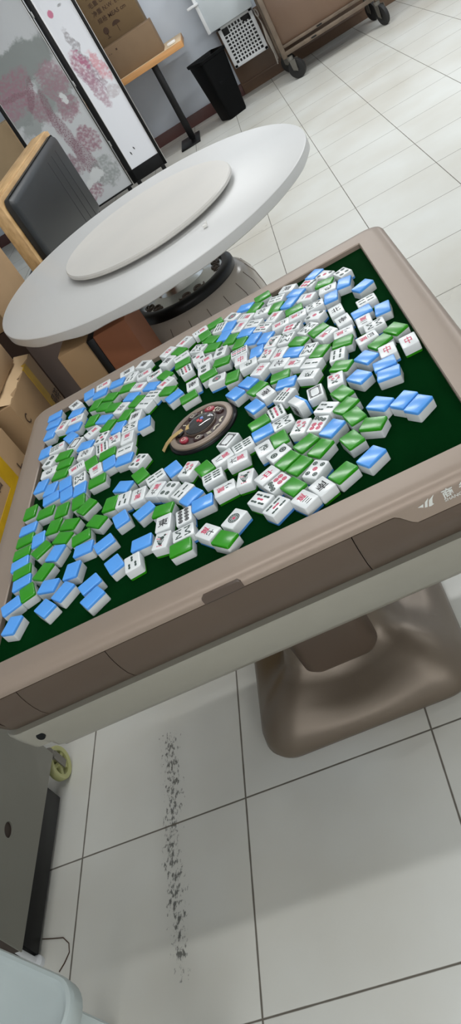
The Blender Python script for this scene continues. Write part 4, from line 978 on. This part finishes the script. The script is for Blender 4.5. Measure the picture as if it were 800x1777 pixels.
# ---------------------------------------------------------------- black bin
bn = empty('waste_bin', (.885, 7.70, 0), math.radians(28), 'black plastic waste bin against the white wall', 'waste bin')
bb = MB(); bb.loft([rsq(.098, .02, 0.0, 4), rsq(.104, .022, .012, 4), rsq(.142, .03, .53, 4), rsq(.154, .032, .535, 4), rsq(.157, .032, .56, 4), rsq(.15, .03, .562, 4), rsq(.138, .028, .53, 4), rsq(.1, .02, .02, 4)], cap0=True, cap1=True); bb.build('bin_body', M['binp'], bn)
bb = MB(); bb.span((-.05, -.128, .30), (.05, -.120, .33), .002); bb.build('bin_grip', M['binp'], bn)

# ---------------------------------------------------------------- white ventilated unit + grey unit above
vu = empty('ventilated_unit', (1.262, 8.16, .29), 0, 'white slotted grille box low on the wall beside the black bin', 'vent unit')
v = MB()
v.span((-.18, -.165, 0), (.18, .16, .03), .004); v.span((-.18, -.165, .35), (.18, .16, .375), .004); v.span((-.18, -.165, 0), (-.145, .16, .375), .004); v.span((.145, -.165, 0), (.18, .16, .375), .004); v.span((-.18, .13, 0), (.18, .16, .375), .004)
v.build('casing', M['whitem'], vu)
gr = MB()
for i in range(8): x = -.145+.29*(i+1)/9; gr.span((x-.0065, -.160, .03), (x+.0065, -.150, .35))
for i in range(9): z = .03+.32*(i+1)/10; gr.span((-.145, -.161, z-.006), (.145, -.151, z+.006))
gr.build('grille', M['whitem'], vu)
MB().span((-.144, -.135, .031), (.144, -.12, .349)).build('dark_inside', M['blackp'], vu)
for (x, z) in ((-.128, .318), (.1, .325)): MB().span((x-.02 if x < 0 else x-.035, -.163, z-.03 if x < 0 else z-.02), (x+.045, -.159, z+.03 if x < 0 else z+.025), .002).build('corner_plate', M['blackf'], vu)
gu = empty('grey_appliance', (1.22, 8.12, .672), 0, 'pale grey wall box directly above the white grille', 'appliance')
MB().span((-.21, -.22, .0), (.245, .2, .6), .006).build('housing', M['greym'], gu)
MB().span((-.228, -.235, -.0), (-.198, -.16, .6), .003).build('edge_strip', M['whitem'], gu)
MB().span((-.3, -.26, .255), (-.19, -.2, .275), .003).build('bracket', M['whitem'], gu)
cb = MB()
for k in range(3):
    dz = .02*k; cb.tube([(1.452, 8.2-.02*k, .64-dz), (1.462+.004*k, 8.05, .61-dz), (1.475, 7.99-.01*k, .5), (1.458+.012*k, 8.0, .36), (1.47+.006*k, 8.03, .22+dz), (1.462+.01*k, 8.06, .12+dz)], .006, 6)
cb.tube([(1.47+.012*math.cos(t), 7.99+.03*math.sin(t), .60+.03*math.sin(t)) for t in [PI+2*PI*i/12 for i in range(13)]], .006, 6)
tag(cb.build('cable_bundle', M['cable']), 'bundle of pale cables hanging beside the white grille', 'cables')

# ---------------------------------------------------------------- steel trolley on casters
tl = empty('steel_trolley', (1.975, 7.78, 0), 0, 'grimy steel trolley on black casters along the back wall', 'trolley')
for (x, y) in ((-.455, -.24), (.455, -.24), (-.455, .24), (.455, .24)):
    MB().span((x-.022, y-.022, .2), (x+.022, y+.022, .86), .003).build('leg', M['rust'], tl)
for y in (-.245, .245): MB().span((-.455, y-.012, .215), (.455, y+.012, .25), .003).build('rail', M['rust'], tl)
MB().span((-.455, -.235, .275), (.455, .235, .30), .003).build('bottom_shelf', M['rust'], tl)
MB().span((-.435, -.2, .30), (.435, .2, .7), .006).build('back_panel', M['wains'], tl)
MB().span((-.5, -.28, .86), (.5, .28, .9), .005).build('worktop', M['steel'], tl)
for (x, z) in ((-.18, .232), (-.1, .29)): MB().span((x, -.26, z-.006), (x+.05, -.2565, z+.006)).build('slot', M['blackp'], tl)
for (x, y, rot) in ((-.42, -.25, 1.0), (.44, -.25, .35), (-.44, .24, .9), (.44, .24, .4)):
    cs = MB(); cs.cyl((x, y, .2), (x, y, .165), .03, n=16)
    c_, s_ = math.cos(rot), math.sin(rot); ctr = Vector((x+.03*s_, y-.03*c_, .085)); ax = Vector((c_, s_, 0))
    for sgn in (-1, 1):
        p = ctr+ax*.03*sgn; cs.prism([(-.025, 0), (.02, -.02), (.03, .085), (-.03, .085)], p, (s_, -c_, 0), (0, 0, 1), ax*sgn, .004)
    co = cs.build('caster', M['steel'], tl)
    wh_ = MB(); wh_.lathe([(.02, -.02), (.07, -.022), (.083, -.016), (.085, 0), (.083, .016), (.07, .022), (.02, .02), (.02, -.02)], n=32, mx=frame_mx(ctr, (s_, -c_, 0), (0, 0, 1))); wh_.build('wheel', M['rubber'], co)

# ---------------------------------------------------------------- grey metal cabinet at lower left
cbn = empty('metal_cabinet', (-.06, .0, 0), 0, 'grey metal cabinet with an oval hand hole at the lower left', 'cabinet')
def plate_with_hole():
    m = MB(); y0, y1, z0, z1 = .215, .715, .095, .56; hc = (.443, .203); n = 40; hw, hh = .011, .026
    inner = []; outer = []
    for i in range(n):
        t = 2*PI*i/n; c, s = math.cos(t), math.sin(t)
        inner.append((hc[0]+hh*.75*c, hc[1]+(hw*1.25)*s))
        k = min(((y1-hc[0]) if c > 0 else (hc[0]-y0))/max(abs(c), 1e-6), ((z1-hc[1]) if s > 0 else (hc[1]-z0))/max(abs(s), 1e-6)); outer.append((hc[0]+c*k, hc[1]+s*k))
    for cy, cz in ((y0, z0), (y1, z0), (y1, z1), (y0, z1)):
        j = min(range(n), key=lambda q: (outer[q][0]-cy)**2+(outer[q][1]-cz)**2); outer[j] = (cy, cz)
    m.loft([[Vector((0, p[0], p[1])) for p in inner], [Vector((0, p[0], p[1])) for p in outer], [Vector((-.003, p[0], p[1])) for p in outer]])
    m.loft([[Vector((0, p[0], p[1])) for p in inner], [Vector((-.012, p[0], p[1])) for p in inner]])
    return m
plate_with_hole().build('side_plate', M['cab'], cbn, ang=30)
MB().span((-.45, .216, .096), (-.004, .714, .559), .003).build('inner_case', M['darkbox'], cbn)
MB().span((-.45, .216, .559), (-.001, .714, .564), .002).build('cabinet_top', M['cab'], cbn)
for (x, y) in ((-.42, .235), (-.03, .232)): MB().lathe([(.006, .096), (.008, .02), (.016, .012), (.016, 0)], (x, y, 0), 16, cap1=True).build('foot', M['whitem'], cbn)
MB().span((-.44, .245, .012), (-.025, .64, .097), .002).build('shade_block', M['blackp'], cbn)  # black block added to stand in for the shadow under the cabinet
for (x, y) in ((-.022, .722), (-.42, .722)):
    cs = MB(); cs.cyl((x, y, .096), (x, y, .08), .02, n=14); cs.span((x-.013, y-.016, .035), (x-.009, y+.016, .085)); cs.span((x+.015, y-.012, .035), (x+.019, y+.012, .085)); co = cs.build('caster', M['steel'], cbn)
    wh_ = MB(); cx_ = Vector((x+.003, y, .047))
    if y > .5:
        wh_.lathe([(.033, -.009), (.044, -.011), (.047, -.007), (.047, .007), (.044, .011), (.033, .009), (.033, -.009)], n=32, mx=frame_mx(cx_, (0, 1, 0), (0, 0, 1)))
        wh_.lathe([(.003, -.011), (.012, -.010), (.012, .010), (.003, .011), (.003, -.011)], n=16, mx=frame_mx(cx_, (0, 1, 0), (0, 0, 1)))
        for k in range(5):
            t = 2*PI*k/5; wh_.prism([(.010, -.005), (.035, -.006), (.035, .006), (.010, .005)], cx_-Vector((.006, 0, 0)), (0, math.cos(t), math.sin(t)), (0, -math.sin(t), math.cos(t)), (1, 0, 0), .012)
        wh_.build('wheel', M['wheel'], co)
    else:
        wh_.lathe([(.004, -.011), (.038, -.011), (.041, -.007), (.041, .007), (.038, .011), (.004, .011), (.004, -.011)], n=28, mx=frame_mx(cx_, (0, 1, 0), (0, 0, 1))); wh_.build('wheel', M['wheel'], co)
tag(MB().tube([(-.09, .285, .0014), (-.06, .278, .0014), (-.03, .272, .0014), (-.012, .255, .0014), (-.008, .235, .0014), (-.018, .215, .0014), (-.03, .2, .0014)], .0012, 6).build('thin_wire', M['print']), 'thin brown wire curling on the floor below the grey cabinet', 'wire')

# ---------------------------------------------------------------- white stool at the bottom left corner
so = empty('plastic_stool', (.40, -.085, 0), math.radians(-29), 'pale grey plastic stool with rounded corner in the bottom left', 'stool')
def rr2(h, r, z): return [v+Vector((-.175, -.175, 0)) for v in rsq(h, r, z, 8)]
MB().loft([rr2(.168, .05, .43), rr2(.175, .05, .44), rr2(.176, .05, .462), rr2(.1735, .05, .467), rr2(.168, .047, .468), rr2(.163, .045, .464), rr2(.159, .043, .4615)], cap0=True, cap1=True).build('seat', M['stool'], so)
for sx in (-1, 1):
    for sy in (-1, 1):
        c_ = Vector((-.175+sx*.12, -.175+sy*.12, 0)); MB().loft([[c_+Vector((sx*.03+a_*.02, sy*.03+b_*.02, 0)) for a_, b_ in ((-1, -1), (1, -1), (1, 1), (-1, 1))], [c_+Vector((a_*.026, b_*.026, .432)) for a_, b_ in ((-1, -1), (1, -1), (1, 1), (-1, 1))]], cap0=True, cap1=True).build('leg', M['stool'], so)
